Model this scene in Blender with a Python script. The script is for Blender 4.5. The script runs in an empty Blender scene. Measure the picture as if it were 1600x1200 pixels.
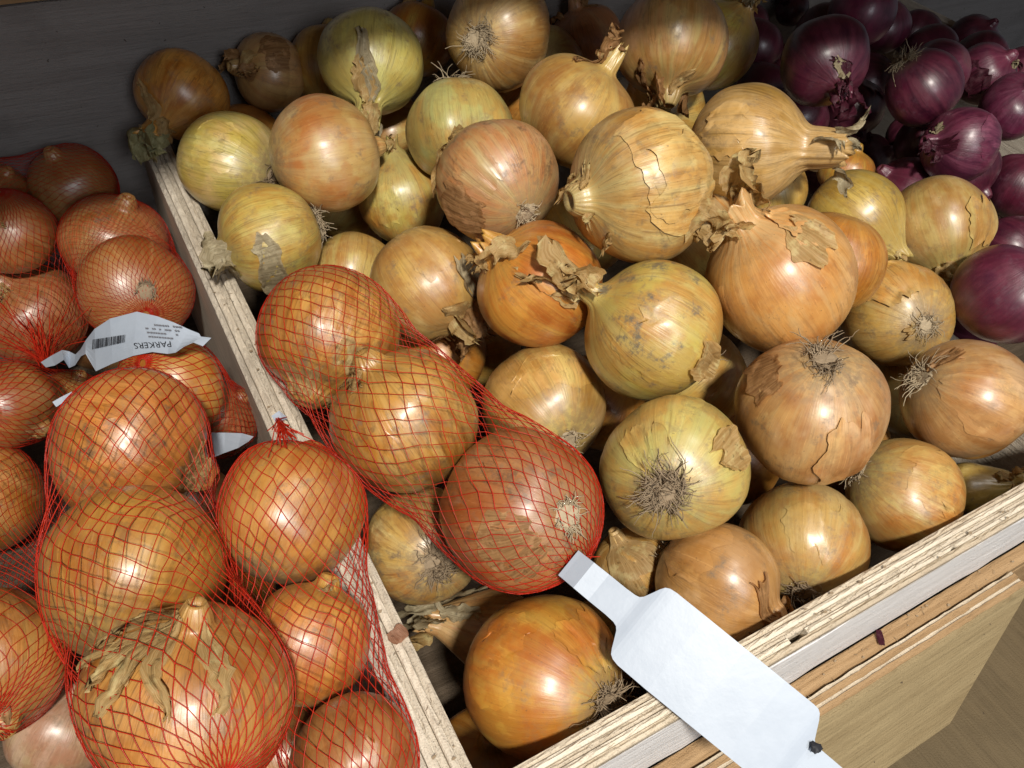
import bpy, math, random
import numpy as np
from mathutils import Vector, Matrix
from mathutils.bvhtree import BVHTree

# ------------------------------------------------------------------ camera, world, lamps, exposure
scene = bpy.context.scene
COL = scene.collection
CAM_ROT = np.array([[0.87247875, 0.30389061, -0.38266347],
                    [-0.48251351, 0.65951083, -0.57639064],
                    [0.077211, 0.68752888, 0.72204051]])
CAM_LOC = np.array([0.0, 0.0, 0.42])
FOCAL = 1250.0                                  # focal length for a 1600 px wide frame
cam = bpy.data.cameras.new('camera'); cam_o = bpy.data.objects.new('camera', cam)
COL.objects.link(cam_o)
cam.sensor_width = 36.0; cam.lens = 36.0 * FOCAL / 1600.0
cam.clip_start = 0.01; cam.clip_end = 50.0
M = Matrix([list(CAM_ROT[i]) + [CAM_LOC[i]] for i in range(3)] + [[0, 0, 0, 1]])
cam_o.matrix_world = M
scene.camera = cam_o

world = bpy.data.worlds.new('World'); scene.world = world; world.use_nodes = True
bg = world.node_tree.nodes['Background']
bg.inputs[0].default_value = (0.80, 0.88, 1.0, 1); bg.inputs[1].default_value = 0.125

def lamp(name, loc, target, size, watts, color):
    l = bpy.data.lights.new(name, 'AREA'); l.shape = 'DISK'; l.size = size; l.energy = watts; l.color = color
    o = bpy.data.objects.new(name, l); COL.objects.link(o)
    o.location = loc
    o.rotation_euler = (Vector(target) - Vector(loc)).to_track_quat('-Z', 'Y').to_euler()
    o.visible_camera = True
    return o
KEY = (-0.25, -1.0, 1.95)
lamp('overhead_light', KEY, (0.25, 0.35, 0.0), 0.21, 68.0, (1.0, 0.955, 0.86))  # key: the ceiling spot behind the viewer
lamp('front_fill', (0.15, -1.35, 1.05), (0.2, 0.3, 0.0), 0.60, 9.5, (0.92, 0.96, 1.0))  # added soft fill from the front, brightens the rim face
lamp('overhead_light', (0.55, -0.08, 1.60), (0.35, 0.2, 0.0), 0.22, 5.0, (1.0, 0.96, 0.90))  # added overhead fill, lifts the onions that the front rim shades

scene.view_settings.view_transform = 'Standard'; scene.view_settings.look = 'None'
scene.view_settings.exposure = 0.0; scene.view_settings.gamma = 1.0
scene.view_settings.use_curve_mapping = False
scene.render.engine = 'CYCLES'
scene.cycles.max_bounces = 6; scene.cycles.diffuse_bounces = 3; scene.cycles.glossy_bounces = 3
scene.cycles.transparent_max_bounces = 8; scene.cycles.use_denoising = True
scene.cycles.use_adaptive_sampling = True; scene.cycles.adaptive_threshold = 0.02
scene.cycles.caustics_reflective = False; scene.cycles.caustics_refractive = False

# ------------------------------------------------------------------ helpers
def at(px, py, d):
    """a point of the place, seen at (px, py) of the 1600 x 1200 photograph, d metres deep"""
    v = np.array([(px - 800) / FOCAL, (600 - py) / FOCAL, -1.0])
    return CAM_LOC + CAM_ROT @ v * d

def mesh_obj(name, verts, faces, mat, parent=None, smooth=True, uv=None):
    me = bpy.data.meshes.new(name)
    me.from_pydata([tuple(v) for v in verts], [], [tuple(f) for f in faces])
    if smooth: me.polygons.foreach_set('use_smooth', [True] * len(me.polygons))
    if uv is not None:
        lay = me.uv_layers.new(name='UVMap')
        idx = np.zeros(len(me.loops), dtype=np.int32); me.loops.foreach_get('vertex_index', idx)
        lay.data.foreach_set('uv', np.asarray(uv, dtype=np.float32)[idx].ravel())
    if mat: me.materials.append(mat)
    o = bpy.data.objects.new(name, me); COL.objects.link(o)
    if parent is not None: o.parent = parent
    return o

def tag(o, label, cat=None, group=None, kind=None):
    o['label'] = label
    if cat: o['category'] = cat
    if group: o['group'] = group
    if kind: o['kind'] = kind
    return o

def empty(name, loc=(0, 0, 0)):
    o = bpy.data.objects.new(name, None); COL.objects.link(o); o.location = loc
    o.empty_display_size = 0.01
    return o

class NT:
    def __init__(s, name):
        s.m = bpy.data.materials.new(name); s.m.use_nodes = True
        s.t = s.m.node_tree; s.n = s.t.nodes; s.bsdf = s.n['Principled BSDF']
    def add(s, typ, **kw):
        n = s.n.new(typ)
        for k, v in kw.items(): setattr(n, k, v)
        return n
    def link(s, a, b): s.t.links.new(a, b)
    def val(s, sock, v):
        if hasattr(v, 'is_linked') or isinstance(v, bpy.types.NodeSocket): s.link(v, sock)
        else: sock.default_value = v
    def math(s, op, a, b=0.0, clamp=False):
        n = s.add('ShaderNodeMath', operation=op); n.use_clamp = clamp
        s.val(n.inputs[0], a); s.val(n.inputs[1], b); return n.outputs[0]
    def vmath(s, op, a, b=None, scale=None):
        n = s.add('ShaderNodeVectorMath', operation=op)
        s.val(n.inputs[0], a)
        if b is not None: s.val(n.inputs[1], b)
        if scale is not None: s.val(n.inputs[3], scale)
        return n.outputs[0]
    def noise(s, vec, scale, detail=3, rough=.55, w=0.0, dist=0.0):
        n = s.add('ShaderNodeTexNoise', noise_dimensions='3D'); w = w % 37.0
        s.val(n.inputs['Vector'], s.vmath('ADD', vec, (w * 1.37 / scale ** .5, w * .91 / scale ** .5, w * 1.13 / scale ** .5)))
        n.inputs['Scale'].default_value = scale; n.inputs['Detail'].default_value = detail
        n.inputs['Roughness'].default_value = rough; n.inputs['Distortion'].default_value = dist
        return n.outputs['Fac']
    def ramp(s, fac, lo, hi):
        n = s.add('ShaderNodeMapRange', interpolation_type='SMOOTHSTEP'); s.val(n.inputs[0], fac)
        n.inputs[1].default_value = lo; n.inputs[2].default_value = hi
        return n.outputs[0]
    def mix(s, fac, a, b, blend='MIX'):
        n = s.add('ShaderNodeMix', data_type='RGBA', blend_type=blend)
        s.val(n.inputs[0], fac)
        for i, c in ((6, a), (7, b)):
            if isinstance(c, (tuple, list)): n.inputs[i].default_value = (*c[:3], 1)
            else: s.link(c, n.inputs[i])
        return n.outputs[2]
    def bump(s, h, strength, dist, normal=None):
        n = s.add('ShaderNodeBump'); s.val(n.inputs['Height'], h)
        n.inputs['Strength'].default_value = strength; n.inputs['Distance'].default_value = dist
        if normal is not None: s.link(normal, n.inputs['Normal'])
        return n.outputs[0]

# palettes: main, second, tint near the poles, vein
PAL = {
 'tan': ((.51, .300, .080), (.39, .188, .040), (.54, .40, .16)),
 'yel': ((.51, .345, .075), (.45, .240, .042), (.46, .39, .13)),
 'grn': ((.48, .40, .12), (.49, .30, .07), (.42, .39, .13)),
 'org': ((.50, .205, .028), (.38, .120, .014), (.53, .32, .07)),
 'pnk': ((.50, .268, .084), (.39, .170, .042), (.53, .38, .16)),
 'brn': ((.41, .165, .052), (.48, .25, .10), (.47, .32, .14)),
 'net': ((.47, .195, .036), (.33, .105, .015), (.51, .31, .085)),
 'nbr': ((.36, .132, .036), (.26, .078, .016), (.41, .23, .08)),
 'pal': ((.47, .31, .18), (.38, .21, .11), (.52, .38, .24)),
 'red': ((.080, .007, .022), (.040, .004, .015), (.14, .028, .05)),
 'pur': ((.120, .014, .040), (.058, .006, .023), (.19, .048, .08)),
}
def onion_mat(pal, seed, R, mould=0.0, scuff=0.3, stk=.5, gain=1.0):
    a, b, c = [tuple(x * gain for x in q) for q in PAL[pal]]
    rnd = random.Random(seed)
    j = lambda col: tuple(max(.004, x * rnd.uniform(.88, 1.12)) for x in col)
    a, b, c = j(a), j(b), j(c)
    red = pal in ('red', 'pur')
    t = NT('onion_skin_%s_%d' % (pal, seed)); W = rnd.uniform(0, 200)
    tc = t.add('ShaderNodeTexCoord').outputs['Object']
    p = t.vmath('SCALE', tc, scale=1.0 / R)
    sep = t.add('ShaderNodeSeparateXYZ'); t.link(p, sep.inputs[0])
    x, y, z = sep.outputs
    cxy = t.add('ShaderNodeCombineXYZ'); t.link(x, cxy.inputs[0]); t.link(y, cxy.inputs[1])
    dirv = t.vmath('NORMALIZE', cxy.outputs[0])
    warp = t.noise(p, 1.6, 2, .5, W + 3)
    zz = t.math('MULTIPLY', z, 0.16)
    zz2 = t.math('ADD', zz, t.math('MULTIPLY', warp, 0.35))
    def mer(kz):
        cb = t.add('ShaderNodeCombineXYZ'); t.link(t.math('MULTIPLY', zz2, kz), cb.inputs[2])
        return t.vmath('ADD', dirv, cb.outputs[0])
    m1 = t.noise(mer(1.0), 4.5, 4, .6, W)
    m2 = t.noise(mer(.6), 17.0, 3, .6, W + 9)
    m3 = t.noise(mer(.5), 46.0, 2, .5, W + 17)
    blotch = t.noise(p, 1.25, 4, .6, W + 30)
    small = t.noise(p, 9.0, 4, .65, W + 41)
    col = t.mix(t.ramp(blotch, .38, .62), a, b)
    col = t.mix(t.math('MULTIPLY', t.ramp(m1, .40, .70), .35 + .5 * stk), col, c)
    if not red:
        pale = tuple(min(.75, x * q) for x, q in zip(a, (1.12, 1.35, 2.2)))
        col = t.mix(t.math('MULTIPLY', t.ramp(t.noise(p, 1.05, 4, .6, W + 21), .50, .68), .55), col, pale)
    dark = tuple(v * (.42 if not red else .35) for v in b)
    col = t.mix(t.math('MULTIPLY', t.ramp(m2, .48, .78), .25 + .45 * stk), col, dark)
    # where an outer skin layer has gone the next one shows, with a sharp edge
    cbl = t.add('ShaderNodeCombineXYZ'); t.link(t.math('MULTIPLY', z, 1.0), cbl.inputs[2])
    lay_n = t.noise(t.vmath('ADD', t.vmath('SCALE', dirv, scale=1.0), cbl.outputs[0]), 1.15, 5, .58, W + 61)
    layer = t.ramp(lay_n, .50, .56)
    col = t.mix(t.math('MULTIPLY', layer, .38), col, tuple(v * q for v, q in zip(b, (.78, .66, .55))))
    # thin veins, broken up along their length
    vein = t.math('MULTIPLY', t.ramp(m3, .58, .65), t.ramp(t.noise(p, 1.3, 2, .5, W + 77), .42, .62))
    col = t.mix(t.math('MULTIPLY', vein, .2 + .35 * stk), col, tuple(v * .3 for v in b))
    light = tuple(min(.8, v * 1.35 + .03) for v in a)
    fine = t.math('MULTIPLY', t.ramp(m3, .40, .25), .35)
    col = t.mix(fine, col, light)
    # poles: straw towards the neck and the root plate
    pole = t.math('MAXIMUM', t.ramp(z, .55, 1.15), t.ramp(z, -.72, -1.0))
    polen = t.math('MULTIPLY', pole, t.ramp(m2, .30, .62))
    col = t.mix(t.math('MULTIPLY', polen, .8), col, c)
    col = t.mix(t.math('MULTIPLY', t.ramp(z, -.86, -.99), .5), col, (.22, .15, .08))
    # dirt specks, scuffs, rubbed-off matt patches
    speck = t.ramp(t.noise(p, 26.0, 2, .5, W + 90), .70, .76)
    col = t.mix(t.math('MULTIPLY', speck, .5), col, (.10, .06, .03) if not red else (.03, .008, .012))
    dirt = t.math('MULTIPLY', t.math('MAXIMUM', t.ramp(t.noise(p, 2.4, 5, .7, W + 55), .53, .70), t.math('MULTIPLY', t.ramp(z, -.62, -.95), .7)), t.ramp(small, .38, .6))
    col = t.mix(t.math('MULTIPLY', dirt, scuff), col, (.19, .125, .068) if not red else (.10, .03, .05))
    dust = t.math('MULTIPLY', t.ramp(t.noise(p, 1.5, 6, .68, W + 71), .50, .70), t.ramp(t.noise(p, 14, 4, .7, W + 73), .36, .62))
    col = t.mix(t.math('MULTIPLY', dust, .42), col, (.25, .15, .07) if not red else (.09, .03, .045))
    if mould > 0:
        mm = t.math('MULTIPLY', t.ramp(t.noise(p, 1.8, 6, .72, W + 66), .52, .64), t.ramp(t.noise(p, 6, 5, .7, W + 68), .42, .58))
        col = t.mix(t.math('MULTIPLY', mm, mould), col, (.11, .10, .078) if pal in ('yel', 'grn', 'tan') else (.115, .065, .032))
    t.link(col, t.bsdf.inputs['Base Color'])
    rough = t.math('ADD', t.math('MULTIPLY', small, .26), t.math('ADD', t.math('MULTIPLY', m2, .10), .25 if not red else .25))
    rough = t.math('ADD', rough, t.math('MULTIPLY', dirt, .2))
    t.link(rough, t.bsdf.inputs['Roughness'])
    t.bsdf.inputs['IOR'].default_value = 1.52
    t.bsdf.inputs['Specular IOR Level'].default_value = .55 if not red else .5
    t.bsdf.inputs['Coat Weight'].default_value = .55 if not red else .45
    t.bsdf.inputs['Coat Roughness'].default_value = .29
    h = t.math('ADD', t.math('MULTIPLY', m3, .55), t.math('ADD', m2, t.math('ADD', t.math('MULTIPLY', small, .30), t.math('MULTIPLY', layer, -.12))))
    n1 = t.bump(h, .12 + .22 * stk, .0011)
    n2 = t.bump(t.noise(p, 55, 3, .6, W + 5), .10, .0006, n1)
    t.link(n2, t.bsdf.inputs['Normal'])
    return t.m

def paper_mat(name, base, dark, rough=.5, trans=.45):
    """dry onion skin and leaf: streaks along V"""
    t = NT(name)
    uv = t.add('ShaderNodeTexCoord').outputs['UV']
    ob = t.add('ShaderNodeTexCoord').outputs['Object']
    mp = t.add('ShaderNodeMapping'); t.link(uv, mp.inputs[0]); mp.inputs['Scale'].default_value = (16, .8, 1)
    st = t.noise(mp.outputs[0], 2.0, 4, .6, 3.0)
    bl = t.noise(ob, 130, 4, .6, 1.0)
    col = t.mix(t.ramp(st, .35, .65), base, dark)
    col = t.mix(t.math('MULTIPLY', t.ramp(bl, .5, .7), .6), col, tuple(min(.8, v * 1.5 + .05) for v in base))
    col = t.mix(t.math('MULTIPLY', t.ramp(t.noise(ob, 260, 3, .6, 9.), .60, .72), .6), col, tuple(v * .35 for v in dark))
    t.link(col, t.bsdf.inputs['Base Color'])
    t.bsdf.inputs['Roughness'].default_value = rough
    t.bsdf.inputs['Specular IOR Level'].default_value = .35
    t.link(t.bump(st, .5, .0012), t.bsdf.inputs['Normal'])
    tr = t.add('ShaderNodeBsdfTranslucent'); t.link(col, tr.inputs[0])
    mx = t.add('ShaderNodeMixShader'); mx.inputs[0].default_value = trans
    t.link(t.bsdf.outputs[0], mx.inputs[1]); t.link(tr.outputs[0], mx.inputs[2])
    t.link(mx.outputs[0], t.n['Material Output'].inputs[0])
    return t.m

def wood_mat(name, light, darkc, axis=0, endgrain=0.0, rough=.75, seed=1.0, dirt=.35):
    t = NT(name)
    ob = t.add('ShaderNodeTexCoord').outputs['Object']
    sc = [90, 90, 90]; sc[axis] = 4.5
    mp = t.add('ShaderNodeMapping'); t.link(ob, mp.inputs[0]); mp.inputs['Scale'].default_value = sc
    g1 = t.noise(mp.outputs[0], 1.0, 5, .62, seed, .4)
    sc2 = [420, 420, 420]; sc2[axis] = 30
    mp2 = t.add('ShaderNodeMapping'); t.link(ob, mp2.inputs[0]); mp2.inputs['Scale'].default_value = sc2
    g2 = t.noise(mp2.outputs[0], 1.0, 3, .6, seed + 4)
    pore = t.noise(ob, 900, 2, .6, seed + 7)
    big = t.noise(ob, 14, 4, .6, seed + 2)
    col = t.mix(t.ramp(g1, .35, .68), light, darkc)
    col = t.mix(t.math('MULTIPLY', t.ramp(g2, .5, .75), .30), col, tuple(v * .6 for v in darkc))
    if endgrain: col = t.mix(t.math('MULTIPLY', t.ramp(pore, .52, .68), endgrain), col, tuple(v * .45 for v in darkc))
    col = t.mix(t.math('MULTIPLY', t.ramp(big, .52, .74), dirt), col, tuple(v * .5 for v in darkc))
    spot = t.ramp(t.noise(ob, 170, 2, .5, seed + 12), .735, .77)
    col = t.mix(t.math('MULTIPLY', spot, .8), col, (.05, .035, .025))
    t.link(col, t.bsdf.inputs['Base Color']); t.bsdf.inputs['Roughness'].default_value = rough
    t.bsdf.inputs['Specular IOR Level'].default_value = .25
    h = t.math('ADD', g2, t.math('ADD', g1, t.math('MULTIPLY', pore, .6)))
    t.link(t.bump(h, .7, .0016), t.bsdf.inputs['Normal'])
    return t.m

def plain_mat(name, col, rough=.5, bump=0.0, scale=200, spec=.4):
    t = NT(name); ob = t.add('ShaderNodeTexCoord').outputs['Object']
    n = t.noise(ob, scale, 4, .6, 2.0)
    t.link(t.mix(t.math('MULTIPLY', t.ramp(n, .35, .7), .25), col, tuple(v * .7 for v in col)), t.bsdf.inputs['Base Color'])
    t.bsdf.inputs['Roughness'].default_value = rough; t.bsdf.inputs['Specular IOR Level'].default_value = spec
    if bump: t.link(t.bump(n, bump, .001), t.bsdf.inputs['Normal'])
    return t.m

STRAW = paper_mat('dry_straw_skin', (.62, .43, .19), (.46, .28, .10))
BROWNP = paper_mat('dry_brown_skin', (.48, .27, .11), (.31, .155, .06))
GREYP = paper_mat('dry_grey_leaf', (.52, .44, .28), (.34, .27, .16))
PALEP = paper_mat('pale_green_leaf', (.48, .46, .25), (.33, .30, .14))
PURP = paper_mat('purple_dry_skin', (.10, .018, .034), (.05, .008, .018), .45)
ROOT = plain_mat('root_fibre', (.42, .33, .215), .8, .3, 900)
ROOTD = plain_mat('dark_root_fibre', (.30, .22, .14), .85, .3, 900)

# ------------------------------------------------------------------ the setting: crates, shelf, ledge
def rough_box(name, x0, x1, y0, y1, z0, z1, mat, parent=None, nx=2, ny=2, rough=0.0, seed=0, bev=0.0006):
    """a sawn board: top face cut into a grid whose heights and rim wander a little"""
    rg = np.random.default_rng(seed)
    xs = np.linspace(x0, x1, nx); ys = np.linspace(y0, y1, ny)
    V = []; F = []
    def idx(i, j): return i * ny + j
    jx = rg.normal(0, rough, (nx, ny)); jz = rg.normal(0, rough, (nx, ny)) - rough
    for i in range(nx):
        for j in range(ny):
            ex = 0; ey = 0
            zz = z1 + jz[i, j]
            if j in (0, ny - 1): ey = (1 if j == 0 else -1) * (bev + abs(jx[i, j])); zz -= bev
            if i in (0, nx - 1): ex = (1 if i == 0 else -1) * bev; zz -= bev
            V.append((xs[i] + ex, ys[j] + ey, zz))
    for i in range(nx - 1):
        for j in range(ny - 1):
            F.append((idx(i, j), idx(i + 1, j), idx(i + 1, j + 1), idx(i, j + 1)))
    per = [idx(i, 0) for i in range(nx)] + [idx(nx - 1, j) for j in range(1, ny)] + \
          [idx(i, ny - 1) for i in range(nx - 2, -1, -1)] + [idx(0, j) for j in range(ny - 2, 0, -1)]
    n0 = len(V)
    for k in per:
        x, y, _ = V[k]
        V.append((x0 if x < x0 + bev * 1.5 else x1 if x > x1 - bev * 1.5 else x, y0 if abs(y - y0) < abs(y - y1) and k in per and (k % ny == 0) else y1 if (k % ny == ny - 1) else y, z1 - bev * 2.2))
    n1 = len(V)
    for k in range(len(per)):
        x, y, _ = V[n0 + k]; V.append((x, y, z0))
    m = len(per)
    for k in range(m):
        q = (k + 1) % m
        F.append((per[q], per[k], n0 + k, n0 + q)); F.append((n0 + q, n0 + k, n1 + k, n1 + q))
    F.append(tuple(n1 + k for k in range(m - 1, -1, -1)))
    return mesh_obj(name, V, F, mat, parent, smooth=False)

PLY = [wood_mat('ply_face_grain_y', (.72, .63, .51), (.60, .51, .40), 1, .25, seed=3),
       wood_mat('ply_end_grain_y', (.64, .56, .45), (.53, .45, .35), 1, .6, seed=8),
       wood_mat('ply_dull_grain_y', (.58, .51, .42), (.48, .41, .33), 1, .4, seed=14)]
PLX = [wood_mat('ply_face_grain_x', (.76, .67, .54), (.63, .54, .42), 0, .25, seed=23),
       wood_mat('ply_end_grain_x', (.67, .58, .46), (.56, .47, .36), 0, .6, seed=28),
       wood_mat('ply_dull_grain_x', (.66, .56, .43), (.52, .42, .30), 0, .4, seed=34)]
INNER = wood_mat('crate_inner_wood_shade', (.13, .095, .065), (.08, .056, .036), 0, .3, seed=44)  # wood coloured dark to deepen the shade in the gaps
FACEW = wood_mat('pale_rim_face', (.80, .78, .78), (.70, .68, .68), 0, 0, rough=.5, seed=51, dirt=.15)  # whiter than the ply edges above it
OLIVE = wood_mat('olive_ply_face', (.30, .225, .12), (.23, .165, .083), 0, .15, seed=61, dirt=.2)
LEDGE = wood_mat('ledge_wood', (.42, .27, .14), (.30, .18, .085), 0, .1, seed=71)
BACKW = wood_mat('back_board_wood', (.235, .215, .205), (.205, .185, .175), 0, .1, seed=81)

# divider board between the netted onions and the loose ones: five plies side by side
div = empty('crate_divider', (0.0656, 0.44, -0.2))
tag(div, 'pale plywood board on edge between the netted onions and the loose onions', 'crate board')
def local_box(parent, *a, **k):
    o = rough_box(*a, parent=parent, **k); o.location = -Vector(parent.location); return o
xs = [.0532, .0578, .0632, .0676, .0724, .0775]; dz = [-.0022, 0, -.0014, .0004, -.0006]
for i in range(5):
    local_box(div, 'ply', xs[i] + .00015, xs[i + 1] - .00015, .06, .80, -.2, dz[i], [PLY[2], PLY[0], PLY[1], PLY[0], PLY[1]][i], nx=3, ny=160, rough=.00035, seed=i)

rim = empty('crate_front_rim', (0.6, .094, -.072))
tag(rim, 'front plywood rim of the loose onion crate with a short slot cut into it', 'crate board')
ys = [.0853, .0892, .0926, .0965, .1000, .1042]; dz = [-.0008, .0004, -.0012, .0006, -.0010]
for i in range(5):
    segs = [(.0790, 1.16)]
    if i == 1: segs = [(.0790, .2700), (.2835, 1.16)]            # the slot
    for s0, s1 in segs:
        local_box(rim, 'ply', s0, s1, ys[i] + .00012, ys[i + 1] - .00012, -.072, dz[i], [PLX[2], PLX[0], PLX[1], PLX[0], PLX[2]][i], nx=240 if s1 - s0 > .5 else 50, ny=3, rough=.00035, seed=20 + i)
local_box(rim, 'painted_face', .0790, 1.16, .0838, .0851, -.0718, -.0032, FACEW, nx=60, ny=2, rough=.0001, seed=31)
# the rim goes on past the divider in front of the netted onions
rim2 = rough_box('crate_front_rim', -.5, .0520, .0853, .1042, -.2, -.001, PLX[0], None, nx=80, ny=4, rough=.0004, seed=35)
tag(rim2, 'front plywood rim of the netted onion crate beside the divider', 'crate board')

side = rough_box('crate_side_board', .628, .646, .112, .795, -.2, -.045, PLY[0], None, nx=3, ny=80, rough=.0004, seed=36)
tag(side, 'plywood board on edge between the brown onions and the red onions', 'crate board')
rside = rough_box('crate_side_board', 1.131, 1.150, .112, .795, -.2, .0, PLY[2], None, nx=3, ny=60, rough=.0004, seed=37)
tag(rside, 'crate side board beyond the red onions', 'crate board')
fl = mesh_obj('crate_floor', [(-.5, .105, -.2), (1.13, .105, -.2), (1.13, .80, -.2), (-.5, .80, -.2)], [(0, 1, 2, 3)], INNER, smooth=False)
tag(fl, 'wooden bottom of the crates, coloured dark to deepen shade under the onions', kind='structure')
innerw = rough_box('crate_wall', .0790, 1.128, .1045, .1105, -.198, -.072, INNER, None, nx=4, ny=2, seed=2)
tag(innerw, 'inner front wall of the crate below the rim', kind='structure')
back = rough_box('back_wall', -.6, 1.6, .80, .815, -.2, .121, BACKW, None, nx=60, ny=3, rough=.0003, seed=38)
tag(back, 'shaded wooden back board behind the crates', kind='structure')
bcap = rough_box('back_wall_cap', -.6, .12, .802, .822, .1215, .127, LEDGE, None, nx=20, ny=2, seed=39)
tag(bcap, 'warm wooden top edge of the back board', kind='structure')
farw = mesh_obj('wall', [(-1.2, 1.5, -.6), (2.6, 1.5, -.6), (2.6, 1.5, .9), (-1.2, 1.5, .9)], [(0, 1, 2, 3)],
                plain_mat('far_wall_plaster', (.16, .165, .18), .7, .2, 30), smooth=False)
tag(farw, 'dim grey wall behind the display', kind='structure')

# unseen shelf, its front edge shaped so the farthest onions fall in shade
def slab(name, pts, z0, z1, mat, label):
    n = len(pts); V = [(*p, z0) for p in pts] + [(*p, z1) for p in pts]
    F = [tuple(range(n - 1, -1, -1)), tuple(range(n, 2 * n))] + [(k, (k + 1) % n, n + (k + 1) % n, n + k) for k in range(n)]
    return tag(mesh_obj(name, V, F, mat, smooth=False), label, kind='structure')
slab('shade_shelf', [(-.9, .40), (-.044, .379), (.053, .416), (.188, .441), (.265, .437), (.308, .425), (.373, .350), (.418, .342), (.503, .300), (.603, .270), (.772, .303), (1.7, .33), (1.7, 1.2), (-.9, 1.2)], .34, .358, LEDGE, 'unseen wooden shelf above the display, front edge shaped for the shade it casts')

# ledge in front of the rim and the sloping plywood board below it
led = rough_box('ledge', -.5, 1.6, .0724, .0836, -.084, -.0722, LEDGE, None, nx=160, ny=4, rough=.0003, seed=40)
tag(led, 'brown wooden ledge below the crate rim', kind='structure')
skirt = rough_box('stand_panel', -.5, 1.6, .0720, .0790, -.234, -.0842, LEDGE, None, nx=20, ny=2, seed=42)
tag(skirt, 'brown upright panel under the ledge', kind='structure')
lip = empty('front_board', (.3, .05, -.12))
tag(lip, 'olive plywood board with layered edge sloping down in front of the crate', 'board')
def slope_board():
    # plies stacked across the thickness, running along x and down the slope
    d = Vector((0, -.62, -.785)); n = Vector((0, .785, -.62)).normalized()
    top = Vector((0, .0555, -.0690))
    th = [.0, .0030, .0062, .0092, .0122, .0152]
    for i in range(5):
        V = []; F = []
        nx = 120; rg = np.random.default_rng(70 + i)
        off = [-.0006, .0006, -.0010, .0004, -.0012][i]
        for k in range(nx + 1):
            x = -.3 + k * (.502 + .3) / nx
            for (a, b) in ((th[i] + .0001, 0), (th[i + 1] - .0001, 0), (th[i + 1] - .0001, 1), (th[i] + .0001, 1)):
                ln = .061
                # the right-hand end is cut at a slant
                xx = x - b * .098 * k / nx
                p = top + Vector((0, a * 1.06, 0)) + (d * ln * b if b else -d * (off + rg.normal(0, .00025)))
                V.append((xx, p.y, p.z))
        for k in range(nx):
            for q in range(4):
                r = (q + 1) % 4
                F.append((k * 4 + q, k * 4 + r, (k + 1) * 4 + r, (k + 1) * 4 + q))
        F.append((3, 2, 1, 0)); F.append(tuple(nx * 4 + q for q in range(4)))
        o = mesh_obj('ply', V, F, [OLIVE, LEDGE, PLX[2], LEDGE, PLX[2]][i], lip, smooth=False)
        o.location = -Vector(lip.location)
slope_board()
low = rough_box('lower_shelf', -.4, 1.6, -.45, .0800, -.27, -.235, wood_mat('lower_shelf_wood', (.15, .11, .06), (.13, .095, .052), 1, .0, seed=91), None, nx=40, ny=20, rough=.0004, seed=41)
tag(low, 'olive brown lower shelf below the front board', kind='structure')
knob_v = []; knob_f = []
for i in range(9):
    a = i / 8 * math.pi / 2
    for k in range(20):
        b = k / 20 * 2 * math.pi
        knob_v.append((.030 * math.cos(b) * math.cos(a * .98), .030 * math.sin(b) * math.cos(a * .98), .06 + .016 * math.sin(a)))
base0 = len(knob_v)
for k in range(20):
    b = k / 20 * 2 * math.pi; knob_v.append((.030 * math.cos(b), .030 * math.sin(b), 0))
for i in range(8):
    for k in range(20):
        q = (k + 1) % 20; knob_f.append((i * 20 + k, i * 20 + q, (i + 1) * 20 + q, (i + 1) * 20 + k))
knob_f.append(tuple(8 * 20 + k for k in range(20)))
for k in range(20):
    q = (k + 1) % 20; knob_f.append((base0 + k, base0 + q, q, k))
kn = mesh_obj('wooden_post', knob_v, knob_f, PLY[2]); kn.location = (.365, -.024, -.235)
tag(kn, 'grey rounded wooden post end below the front board', 'post')

# ------------------------------------------------------------------ onions
def smooth(a, b, x):
    t = np.clip((x - a) / (b - a), 0, 1); return t * t * (3 - 2 * t)

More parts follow.
